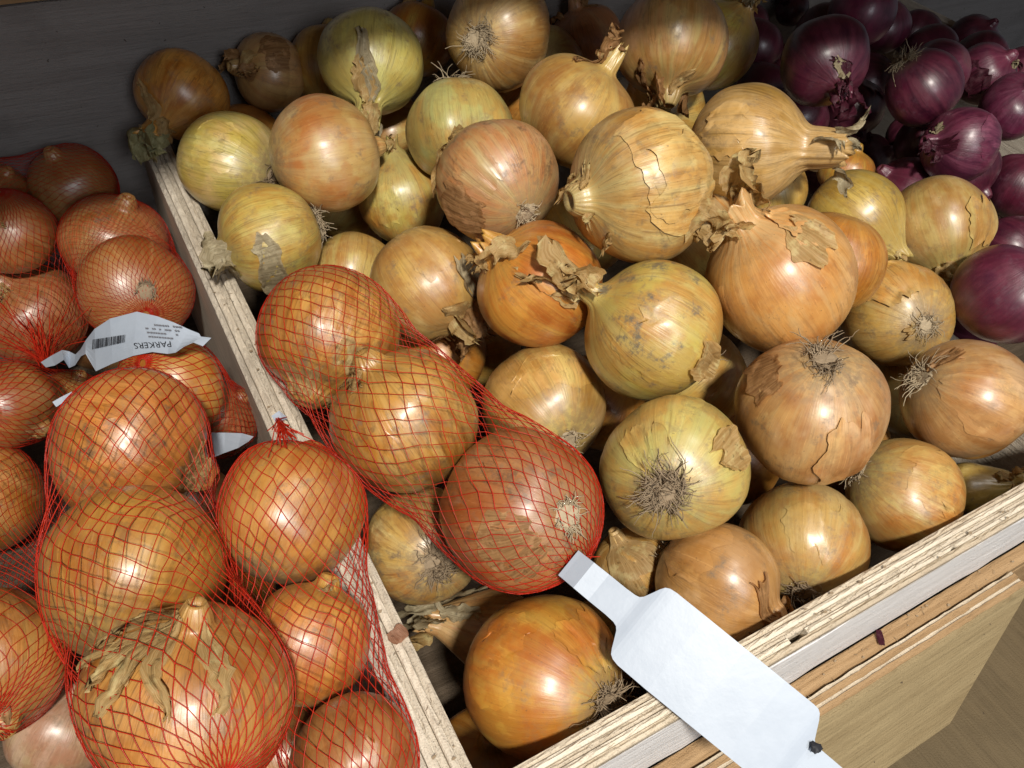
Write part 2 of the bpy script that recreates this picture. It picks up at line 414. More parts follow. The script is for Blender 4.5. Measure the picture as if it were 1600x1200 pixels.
class Onion:
    """surface(phi, v): v runs from the root plate (0) to the neck tip (1); local z is the onion's axis"""
    def __init__(s, R, sq, nt, nr, seed, bend=0.0, cone=False):
        rg = np.random.default_rng(seed); s.R = R; s.rg = rg; s.nt = nt; s.nr = nr
        ac = 1.98 if cone else 2.2
        al = np.linspace(.02, ac, 60)
        pw = rg.uniform(.88, 1.0)
        pr = np.sin(al) ** pw; pz = -sq * np.cos(al)
        pz += .035 * np.exp(-(pr / .16) ** 2) * (1 if rg.random() < .4 else 0)
        pr0, pz0 = pr[-1], pz[-1]
        tx, tz = np.cos(ac), sq * np.sin(ac); L = math.hypot(tx, tz); tx /= L; tz /= L
        zn = max(sq * .99, pz0 + .30) + (.10 if nt > 1.25 else 0.0)
        zn = max(zn, sq + (nt - sq) * .62) if cone else zn
        zn = min(zn, nt - .04)
        k1 = .62 * (pr0 - nr); k2 = (.30 if cone else .40) * (zn - pz0)
        u = np.linspace(0, 1, 26)[1:]
        P = [np.array(q) for q in ((pr0, pz0), (pr0 + tx * k1, pz0 + tz * k1), (nr * (1.45 if cone else 1.1), zn - k2), (nr, zn))]
        bz = ((1 - u) ** 3)[:, None] * P[0] + (3 * u * (1 - u) ** 2)[:, None] * P[1] + (3 * u * u * (1 - u))[:, None] * P[2] + (u ** 3)[:, None] * P[3]
        w = np.linspace(0, 1, 16)[1:]
        flare = rg.uniform(-.25, .25) if nt > 1.3 else -.45
        nk = np.stack([nr * (1 + flare * w ** 1.5), zn + (nt - zn) * w], 1)
        s.pr = np.concatenate([pr, bz[:, 0], nk[:, 0]]); s.pz = np.concatenate([pz, bz[:, 1], nk[:, 1]])
        ds = np.hypot(np.diff(s.pr), np.diff(s.pz)); s.vv = np.concatenate([[0], np.cumsum(ds)]); s.len = s.vv[-1]; s.vv /= s.len
        s.vneck = s.vv[84]; s.vbody = s.vv[59]
        s.low = [(n, rg.uniform(.010, .036) / (n - 1) ** .6, rg.uniform(0, 6.28), rg.uniform(-1.5, 1.5)) for n in (2, 3, 4, 5)]
        s.ridge = [(n, rg.uniform(.25, 1), rg.uniform(0, 6.28), rg.uniform(-.8, .8)) for n in rg.integers(9, 34, 8)]
        s.dent = [(rg.uniform(0, 6.28), rg.uniform(.05, .12), rg.uniform(.004, .012)) for _ in range(5)]
        s.lump = [(rg.normal(0, 1, 3) * 2.2, rg.uniform(0, 6.28), rg.uniform(.005, .014)) for _ in range(6)]
        s.tw = rg.uniform(-.7, .7); s.bend = bend; s.bd = rg.uniform(0, 6.28); s.zn = zn
        s.tipj = [(n, rg.uniform(.02, .06), rg.uniform(0, 6.28)) for n in (2, 3, 5, 8)]
    def surf(s, phi, v, off=0.0):
        phi = np.asarray(phi, float); v = np.asarray(v, float)
        r = np.interp(v, s.vv, s.pr); z = np.interp(v, s.vv, s.pz)
        nk = smooth(s.vbody, s.vneck, v)
        m = np.ones_like(r)
        for n, a, p, w in s.low: m = m + a * np.cos(n * phi + p + w * v)
        rd = np.zeros_like(r)
        for n, a, p, w in s.ridge: rd = rd + a * np.sin(n * phi + p + w * 3 * v)
        m = m + rd * (.0016 + .016 * nk ** 2 + .004 * smooth(.12, .0, v))
        for p, w, a in s.dent:
            d = np.angle(np.exp(1j * (phi - p))); m = m - a * np.exp(-(d / w) ** 2) * smooth(.15, .6, v)
        ph = phi + s.tw * nk
        x, y = r * np.cos(ph), r * np.sin(ph)
        for k, p, a in s.lump: m = m + a * np.sin(k[0] * x + k[1] * y + k[2] * z + p)
        m = m + off / s.R / np.maximum(r, .25) * np.minimum(1, r * 4)
        x, y = r * m * np.cos(ph), r * m * np.sin(ph)
        tip = smooth(s.vneck, 1, v)
        if s.nt > 1.15:
            for n, a, p in s.tipj: z = z + a * tip * np.sin(n * phi + p)
        bz = np.maximum(z - s.zn * .8, 0) ** 1.6 * s.bend
        x = x + bz * math.cos(s.bd); y = y + bz * math.sin(s.bd)
        zoff = np.where(v < .25, -off / s.R * (1 - smooth(.1, .35, v)), 0) 
        return np.stack([x, y, z + zoff], -1) * s.R
    def bulb(s, NP=72, NV=66):
        # finer rows towards the neck
        v = np.concatenate([np.linspace(.004, s.vbody, int(NV * .6)), np.linspace(s.vbody, 1, NV - int(NV * .6) + 1)[1:]])
        ph = np.linspace(0, 2 * np.pi, NP, endpoint=False)
        G = s.surf(ph[None, :].repeat(len(v), 0), v[:, None].repeat(NP, 1))
        top = G[-1]; c = top.mean(0)
        in1 = c + (top - c) * .62 - np.array([0, 0, .05 * s.R]); in2 = c - np.array([0, 0, .14 * s.R])
        V = np.concatenate([G.reshape(-1, 3), in1, in2[None], G[0].mean(0)[None]])
        n = len(v)
        i, j = np.meshgrid(np.arange(n), np.arange(NP), indexing='ij'); j2 = (j + 1) % NP
        q = np.stack([i[:-1] * NP + j[:-1], i[:-1] * NP + j2[:-1], (i[:-1] + 1) * NP + j2[:-1], (i[:-1] + 1) * NP + j[:-1]], -1)
        F = q.reshape(-1, 4).tolist()
        b = n * NP
        for k in range(NP):
            k2 = (k + 1) % NP
            F.append(((n - 1) * NP + k, (n - 1) * NP + k2, b + k2, b + k)); F.append((b + k, b + k2, b + NP)); F.append((k2, k, b + NP + 1))
        return V, F

def grid_faces(m, n):
    return [(i * n + j, (i + 1) * n + j, (i + 1) * n + j + 1, i * n + j + 1) for i in range(m - 1) for j in range(n - 1)]

def skin_flake(on, rg, parent, mat, phi0=None, v0=None, dphi=None, dv=None, lift=.0025):
    """a torn outer skin lying on the bulb, its ragged edges lifting"""
    phi0 = rg.uniform(0, 6.28) if phi0 is None else phi0
    v0 = rg.uniform(.3, .62) if v0 is None else v0
    dphi = rg.uniform(.35, .9) if dphi is None else dphi
    dv = rg.uniform(.10, .22) if dv is None else dv
    m, n = 22, 22
    a = np.linspace(-1, 1, m); b = np.linspace(-1, 1, n)
    def jag(x, amp):
        y = 0
        for k in range(1, 5): y = y + np.interp(x, np.linspace(-1, 1, 3 * k + 2), rg.uniform(-1, 1, 3 * k + 2)) / k ** .7
        return amp * y * .6
    A, B = np.meshgrid(a, b, indexing='ij')
    Lb = -1 + jag(b, .22); Rb = 1 + jag(b, .22); Tb = 1 + jag(a, .42); Bb = -1 + jag(a, .42)
    # edges follow the grain: long sides straight, ends ragged
    PH = (Lb[None, :] + (Rb - Lb)[None, :] * (A + 1) / 2); VV = (Bb[:, None] + (Tb - Bb)[:, None] * (B + 1) / 2)
    taper = 1 - .25 * np.abs(VV)
    ph = phi0 + dphi * PH * taper; v = np.clip(v0 + dv * VV, .03, .97)
    ed = np.maximum(np.abs(A), np.abs(B))
    lf = np.interp(np.arctan2(A, B), np.linspace(-np.pi, np.pi, 9), rg.uniform(.15, 1, 9))
    off = .00018 + lift * lf * smooth(.55, 1.0, ed) ** 1.5 + .0002 * np.sin(7 * A + 3 * B)
    P = on.surf(ph, v, off)
    uv = np.stack([(ph - phi0) * .8, v * 3], -1).reshape(-1, 2)
    return mesh_obj('skin_flake', P.reshape(-1, 3), grid_faces(m, n), mat, parent, uv=uv)

def dry_leaf(on, rg, parent, mat, base_v=.9, length=.6, width=.25, down=None, out=.5, phi0=None):
    """a strip of dry crumpled leaf growing out of the neck and curling away"""
    m, n = 16, 9
    phi0 = rg.uniform(0, 6.28) if phi0 is None else phi0
    base = on.surf(np.array([phi0]), np.array([base_v]), .0006)[0] / on.R
    rad = np.array([math.cos(phi0), math.sin(phi0), 0]); tang = np.array([-rad[1], rad[0], 0])
    d = np.array([0, 0, 1.0]) + rad * rg.uniform(.05, .3)
    p = base.copy() - np.array([0, 0, .04]); pts = []; dirs = []
    tgt = rad * out + np.array([0, 0, rg.uniform(-.6, .3)]) + tang * rg.normal(0, .6)
    if down is not None: tgt = tgt * .5 + np.array(down)
    for k in range(m):
        pts.append(p.copy()); dn = d / np.linalg.norm(d); dirs.append(dn)
        p = p + dn * length / (m - 1)
        d = dn + tgt * (1.7 / m) + rg.normal(0, .13, 3)
    V = []; UV = []
    ph1, ph2 = rg.uniform(0, 6.28, 2); fr = rg.uniform(.5, 1.2)
    kx = np.linspace(0, 1, m)
    wl = np.interp(kx, [0, .2, .45, .7, .88, 1], [rg.uniform(.6, 1), 1, rg.uniform(.6, 1.2), rg.uniform(.4, 1.1), rg.uniform(.3, .9), rg.uniform(.05, .6)]) + rg.normal(0, .06, m)
    wr = np.interp(kx, [0, .2, .45, .7, .88, 1], [rg.uniform(.6, 1), 1, rg.uniform(.6, 1.2), rg.uniform(.4, 1.1), rg.uniform(.3, .9), rg.uniform(.05, .6)]) + rg.normal(0, .06, m)
    tip = rg.uniform(-.16, .16, n)
    cr = [(rg.uniform(2, 9), rg.uniform(3, 12), rg.uniform(0, 6.28), rg.uniform(.025, .075)) for _ in range(5)]
    fold = rg.uniform(.3, 1.3) * (1 if rg.random() < .5 else -1)
    for k in range(m):
        side = np.cross(dirs[k], rad); side /= max(np.linalg.norm(side), 1e-6)
        nor = np.cross(side, dirs[k])
        tw = .8 * math.sin(ph2 + k / m * 2.2)
        sd = side * math.cos(tw) + nor * math.sin(tw); nr = -side * math.sin(tw) + nor * math.cos(tw)
        for j in range(n):
            t = j / (n - 1) * 2 - 1
            w = width * .5 * max(.03, wl[k] if t < 0 else wr[k])
            h = w * .45 * fr * math.sin(2.6 * t + ph1) - w * fold * abs(t) ** 1.5 * (.3 + k / m)
            for a, b, c, e in cr: h += width * e * math.sin(a * kx[k] * 1.6 + b * t + c)
            q = pts[k] + sd * t * w * (1 - .25 * abs(fold) * (k / m)) + nr * h
            if k >= m - 3: q = q + dirs[k] * tip[j] * (k - m + 4) / 3
            V.append(q * on.R); UV.append((j / (n - 1), k / (m - 1)))
    return mesh_obj('dry_leaf', V, grid_faces(m, n), mat, parent, uv=UV)

def lying_leaf(on, rg, parent, mat, phi0, span, width, lift=.003):
    """a dry strip that leaves the neck and lies down over the shoulder of the bulb"""
    m, n = 18, 8
    kx = np.linspace(0, 1, m); a = np.linspace(-1, 1, n)
    drift = np.cumsum(rg.normal(0, .035, m)) + rg.normal(0, .35) * kx
    v = np.clip(on.vneck + .03 - span * kx, .05, .99)
    r = np.maximum(np.interp(v, on.vv, on.pr), .42)
    wl = np.interp(kx, [0, .3, .6, .85, 1], [.5, 1, rg.uniform(.7, 1.1), rg.uniform(.4, 1), rg.uniform(.1, .6)]) + rg.normal(0, .07, m)
    PH = phi0 + drift[:, None] + (width * .5 * np.abs(wl))[:, None] / r[:, None] * a[None]
    VV = v[:, None] + .012 * rg.normal(0, 1, (1, n)) * kx[:, None]
    off = .0008 + lift * (.25 + .75 * np.abs(np.sin(kx * rg.uniform(2, 5) + rg.uniform(0, 3))))[:, None] * (1 + 0 * a[None])
    off = off + .0011 * np.sin(5 * a[None] + 6 * kx[:, None] + rg.uniform(0, 6)) + .0007 * np.sin(9 * a[None] - 11 * kx[:, None]) + rg.normal(0, .00022, (m, n))
    P = on.surf(PH, np.clip(VV, .03, .99), np.maximum(off, .0003))
    uv = np.stack([np.repeat(a[None], m, 0) * .5, np.repeat(kx[:, None], n, 1)], -1).reshape(-1, 2)
    return mesh_obj('dry_leaf', P.reshape(-1, 3), grid_faces(m, n), mat, parent, uv=uv)

def tubes(paths, r0, r1, sides=3):
    V = []; F = []
    for P in paths:
        P = np.asarray(P); n = len(P); b = len(V)
        T = np.gradient(P, axis=0); T /= np.maximum(np.linalg.norm(T, axis=1, keepdims=True), 1e-9)
        up = np.array([.31, .52, .79]); 
        for k in range(n):
            s = np.cross(T[k], up); s /= max(np.linalg.norm(s), 1e-6); q = np.cross(s, T[k])
            r = r0 + (r1 - r0) * k / (n - 1)
            for a in range(sides):
                an = 2 * math.pi * a / sides; V.append(P[k] + r * (s * math.cos(an) + q * math.sin(an)))
        for k in range(n - 1):
            for a in range(sides):
                c = (a + 1) % sides; F.append((b + k * sides + a, b + k * sides + c, b + (k + 1) * sides + c, b + (k + 1) * sides + a))
    return V, F

def root_tuft(on, rg, parent, n, length, mat):
    paths = []
    lean = rg.normal(0, .3, 3); lean[2] = 0; clump = rg.normal(0, .45, (7, 3)); cph = rg.uniform(0, 6.28, 7)
    for k in range(int(n * 2.1)):
        g = int(rg.integers(0, 7)); ph = cph[g] + rg.normal(0, .45); rr = .03 + .13 * math.sqrt(rg.random())
        L = length * rg.uniform(.3, 1.1) * (1.25 if rg.random() < .12 else .8); N = 10
        kind = rg.random()
        if kind < .40:             # lies matted against the bulb
            v = np.linspace(.03, .03 + L * rg.uniform(.25, .5) / on.len, N)
            php = ph + np.cumsum(rg.normal(0, .22, N)) * np.linspace(1, .5, N)
            off = .0007 + .0030 * rg.random() * np.sin(np.linspace(0, np.pi * rg.uniform(.5, 1.3), N)).clip(0)
            P = on.surf(php, v, off)
        else:
            p = np.array([rr * math.cos(ph), rr * math.sin(ph), on.pz[0] + .012]); sp = rg.uniform(.2, 1.7)
            d = np.array([math.cos(ph) * sp, math.sin(ph) * sp, -.8]) + lean; pts = []
            curl = clump[g] * .8 + rg.normal(0, .35, 3) + np.array([math.cos(ph), math.sin(ph), .7]) * rg.uniform(0, .7)
            for q in range(N):
                pts.append(p.copy()); d /= np.linalg.norm(d); p = p + d * L / (N - 1); d = d + curl * .36 + rg.normal(0, .26, 3)
                # never grows back into the bulb
                r_ = math.hypot(p[0], p[1]); zs = np.interp(r_, on.pr[:50], on.pz[:50])
                if r_ < .9 and p[2] > zs - .02: p[2] = zs - .02 - .01 * rg.random()
            P = np.array(pts) * on.R
        paths.append(P)
    # scarred disc
    V, F = tubes(paths, .00050, .00022)
    b = len(V); m = 16
    for q, (rr, h) in enumerate(((.20, .012), (.15, -.018), (.08, -.03), (.012, -.022))):
        for a in range(m):
            an = 2 * math.pi * a / m; r_ = rr * (1 + rg.normal(0, .08))
            zs = np.interp(r_, on.pr[:50], on.pz[:50])
            V.append(np.array([r_ * math.cos(an), r_ * math.sin(an), zs + h + rg.normal(0, .006)]) * on.R)
    for q in range(3):
        for a in range(m):
            c = (a + 1) % m; F.append((b + q * m + a, b + q * m + c, b + (q + 1) * m + c, b + (q + 1) * m + a))
    F.append(tuple(b + 3 * m + a for a in range(m)))
    return mesh_obj('root_tuft', V, F, mat, parent)

# where each onion lies: centre, radius, axis length ratio, direction of its neck
POS = {
'L1':((0.0992,0.7574,0.0413),0.0426,0.90,(-0.69,-0.66,-0.29)), 'L2':((0.1838,0.7634,0.0485),0.0366,0.90,(-0.91,-0.21,0.36)),
'L3':((0.2576,0.6762,0.0843),0.0470,0.95,(-0.41,-0.80,-0.44)), 'L4':((0.3401,0.7607,0.0591),0.0393,0.90,(0.54,0.48,0.69)),
'L5':((0.3659,0.6366,0.1124),0.0480,0.95,(0.81,0.54,-0.25)), 'L6':((0.2913,0.5654,0.0670),0.0470,0.92,(-0.20,-0.74,-0.64)),
'L7':((0.3621,0.4946,0.1063),0.0470,0.90,(0.55,-0.02,0.83)), 'L8':((0.4852,0.5372,0.1264),0.0490,0.95,(-0.41,-0.66,-0.63)),
'L9':((0.6219,0.6213,0.0704),0.0450,1.00,(0.46,-0.12,0.88)), 'L40':((0.5512,0.7574,0.0310),0.0426,0.90,(-0.29,0.36,0.89)),
'L10':((0.4603,0.3977,0.1080),0.0470,0.95,(0.52,-0.80,0.30)), 'L11':((0.3247,0.3609,0.1250),0.0500,0.97,(-1.00,0.03,0.04)),
'L12':((0.2646,0.4489,0.0930),0.0460,0.92,(-0.03,1.00,0.06)), 'L13':((0.2446,0.5814,-0.0004),0.0380,1.08,(-0.05,0.41,0.91)),
'L14':((0.1747,0.5732,0.0652),0.0461,0.97,(1.00,-0.02,-0.03)), 'L15':((0.1119,0.6513,0.0274),0.0440,1.00,(-0.64,0.77,-0.01)),
'L16':((0.1094,0.5334,0.0284),0.0427,0.92,(-1.00,0.01,-0.09)), 'L17':((0.2055,0.6472,-0.1245),0.0400,0.90,(0.66,0.76,-0.00)),
'L18':((0.2362,0.7082,-0.1355),0.0326,0.90,(0.29,-0.34,0.89)), 'L19':((0.2063,0.4458,0.0139),0.0450,0.98,(0.26,-0.85,-0.47)),
'L20':((0.2594,0.3703,0.0542),0.0460,0.95,(-0.63,0.51,0.58)), 'L21':((0.2991,0.2890,0.0632),0.0470,0.95,(-0.66,0.62,0.41)),
'L22':((0.3935,0.2761,0.0858),0.0500,1.00,(-0.48,0.55,0.69)), 'L23':((0.5866,0.3636,0.0301),0.0402,1.00,(0.20,-0.96,-0.18)),
'L41':((0.6955,0.4622,-0.0062),0.0280,0.90,(0.23,0.09,0.97)), 'L24':((0.6589,0.3267,0.0235),0.0450,1.00,(-0.27,-0.84,-0.47)),
'L25':((0.5699,0.2776,-0.0115),0.0450,1.00,(0.37,0.78,-0.50)), 'L26':((0.3653,0.1962,0.0454),0.0482,0.95,(0.11,-0.08,-0.99)),
'L27':((0.5137,0.1716,0.0126),0.0440,0.97,(0.76,-0.52,-0.39)), 'L28':((0.2425,0.3192,-0.0182),0.0460,0.93,(0.12,0.97,-0.20)),
'L29':((0.2664,0.2077,0.0252),0.0464,0.93,(0.67,0.55,-0.49)), 'L30':((0.4431,0.1439,-0.0293),0.0401,1.00,(0.70,-0.64,-0.31)),
'L31':((0.3533,0.1482,-0.0388),0.0437,0.93,(0.70,0.71,-0.04)), 'L32':((0.2738,0.1476,-0.0310),0.0400,1.00,(0.39,-0.91,0.12)),
'L33':((0.2458,0.1979,-0.0590),0.0270,0.85,(-0.28,0.54,0.80)), 'L34':((0.1270,0.2803,-0.0705),0.0410,0.96,(0.14,0.77,-0.63)),
'L35':((0.1448,0.1502,-0.0411),0.0464,1.00,(-0.38,0.79,-0.49)), 'L36':((0.1577,0.2218,-0.1272),0.0310,0.95,(-0.80,0.49,0.33)),
'L37':((0.5763,0.1469,-0.1083),0.0245,1.00,(0.49,-0.51,0.71)), 'N1':((0.1121,0.4023,0.0347),0.0471,0.97,(-0.61,-0.68,-0.42)),
'N2':((0.1294,0.3143,0.0284),0.0470,0.97,(-0.30,0.54,0.79)), 'N3':((0.1664,0.2252,0.0212),0.0490,0.96,(-0.17,0.71,-0.68)),
'A1':((-0.0257,0.3589,0.0352),0.0462,0.93,(0.71,-0.55,-0.43)), 'A2':((-0.0411,0.2726,0.0332),0.0456,0.97,(0.46,0.88,-0.13)),
'A3':((-0.0314,0.1821,0.0551),0.0442,0.93,(0.33,0.39,0.86)), 'B1':((0.0424,0.2728,0.0370),0.0387,1.05,(0.65,0.70,0.30)),
'B2':((0.0272,0.2031,0.0176),0.0319,1.00,(0.57,0.59,0.57)), 'B3':((0.0263,0.1371,0.0148),0.0311,0.95,(-0.18,-0.95,0.27)),
'C1':((-0.1527,0.5128,-0.1350),0.0455,1.00,(-0.11,0.11,0.99)), 'C2':((-0.1103,0.5517,-0.0843),0.0349,0.95,(0.54,-0.74,-0.40)),
'C3':((-0.1497,0.3334,-0.0919),0.0463,1.00,(0.10,-0.99,-0.00)), 'C4':((-0.1318,0.3086,-0.1618),0.0336,0.95,(0.65,0.33,0.68)),
'D1':((-0.0839,0.6959,-0.1155),0.0470,0.93,(-0.32,0.11,0.94)), 'D2':((0.0056,0.5965,-0.0402),0.0448,0.75,(-0.19,0.81,-0.56)),
'D3':((0.0034,0.6831,-0.0475),0.0463,0.90,(0.44,-0.04,0.90)), 'D4':((-0.0152,0.7607,-0.0298),0.0393,0.95,(-0.21,-0.02,0.98)),
'D5':((-0.0759,0.7101,-0.0319),0.0372,0.95,(-0.17,-0.55,0.82)), 'D6':((0.0059,0.4259,0.0075),0.0368,0.85,(-0.83,-0.48,0.29)),
'D7':((0.0281,0.4368,-0.0506),0.0294,0.95,(0.81,0.01,0.59)), 'D8':((-0.0747,0.5919,-0.1380),0.0300,0.90,(0.53,0.18,0.83)),
'D9':((-0.0785,0.7721,-0.0281),0.0279,0.95,(0.61,-0.14,0.78)), 'R1':((0.6290,0.4863,0.1116),0.0400,0.95,(-0.34,-0.93,-0.14)),
'R2':((0.8306,0.6156,0.0828),0.0370,1.00,(0.07,-0.02,1.00)), 'R3':((0.7584,0.4593,0.0767),0.0360,1.00,(0.53,-0.59,-0.61)),
'R4':((0.9714,0.5239,0.0272),0.0360,0.95,(0.18,-0.49,0.85)), 'R5':((0.9207,0.4476,0.0315),0.0360,0.95,(-0.24,-0.30,0.92)),
'R6':((0.7468,0.3908,0.0515),0.0360,0.95,(-0.92,0.36,0.12)), 'R7':((0.7785,0.5415,0.0083),0.0340,0.95,(-0.18,-0.83,-0.52)),
'R8':((0.8362,0.5364,-0.0670),0.0340,0.95,(0.17,-0.62,0.76)), 'R9':((0.7345,0.4147,-0.0120),0.0362,0.90,(-0.62,0.55,0.55)),
'R10':((0.8625,0.3705,-0.0089),0.0360,0.95,(0.07,0.06,1.00)), 'R11':((0.6338,0.2337,0.0238),0.0420,0.95,(0.36,-0.18,0.92)),
'R12':((0.9297,0.3797,-0.0934),0.0360,0.90,(-0.00,-0.51,0.86)), 'R13':((0.9015,0.7774,0.0156),0.0226,0.90,(-0.65,0.45,0.61)),
'R14':((1.1410,0.6540,-0.0086),0.0340,0.95,(0.12,-0.46,0.88)), 'R15':((0.8523,0.7341,-0.0431),0.0360,0.95,(0.12,-0.20,0.97)),
'R16':((0.8905,0.5253,-0.0403),0.0304,0.95,(0.07,-0.12,0.99)),
}
FILL=[('D',(-0.074,0.385,-0.031),0.0400),('L',(0.495,0.309,0.046),0.0410),('L',(0.400,0.379,0.048),0.0410),('L',(0.374,0.301,-0.025),0.0410),('D',(-0.011,0.298,-0.041),0.0400),('L',(0.173,0.530,-0.031),0.0410),('L',(0.526,0.573,0.041),0.0410),('L',(0.218,0.446,-0.068),0.0410),('D',(-0.064,0.216,-0.027),0.0400),('D',(-0.099,0.254,-0.087),0.0400),('L',(0.286,0.705,-0.008),0.0410),('L',(0.365,0.466,0.008),0.0410),('D',(-0.128,0.425,-0.136),0.0400),('R',(0.695,0.545,0.016),0.0340),('L',(0.228,0.184,-0.158),0.0410),('L',(0.528,0.428,0.032),0.0410),('L',(0.320,0.345,-0.073),0.0410),('L',(0.213,0.667,-0.045),0.0410),('R',(0.886,0.529,0.044),0.0340),('R',(0.721,0.624,0.003),0.0340),('R',(0.763,0.697,0.018),0.0340),('R',(0.943,0.662,0.033),0.0340),('L',(0.398,0.256,-0.089),0.0410),('L',(0.478,0.724,0.028),0.0410),('L',(0.279,0.484,-0.111),0.0410),('L',(0.413,0.665,0.034),0.0410),('R',(0.813,0.460,0.002),0.0340),('R',(0.747,0.534,-0.050),0.0340),('R',(0.779,0.309,-0.027),0.0340),('R',(0.980,0.609,0.015),0.0340),('D',(-0.012,0.404,-0.105),0.0400),('R',(0.897,0.618,-0.013),0.0340),('D',(-0.001,0.187,-0.077),0.0400),('R',(0.688,0.266,-0.048),0.0340),('D',(-0.036,0.723,-0.182),0.0400),('R',(1.098,0.713,-0.019),0.0340),('R',(0.884,0.703,0.019),0.0340),('R',(1.040,0.576,0.012),0.0340),('R',(0.815,0.771,0.002),0.0340),('R',(1.093,0.538,0.003),0.0340)]
FILL = [f for f in FILL if f[1] not in ((-.074, .385, -.031), (-.128, .425, -.136), (-.064, .216, -.027), (-.099, .254, -.087))] + [('L', (.118, .150, -.155), .036), ('L', (.470, .215, -.070), .040), ('L', (.585, .235, -.075), .039), ('L', (.590, .190, -.055), .035), ('R', (.800, .400, .005), .034), ('L', (.243, .763, .046), .036), ('L', (.142, .742, -.012), .036)]
G_L, G_N, G_R = 'loose brown onions heaped in the middle crate', 'onions packed in red net bags', 'red onions heaped in the far crate'
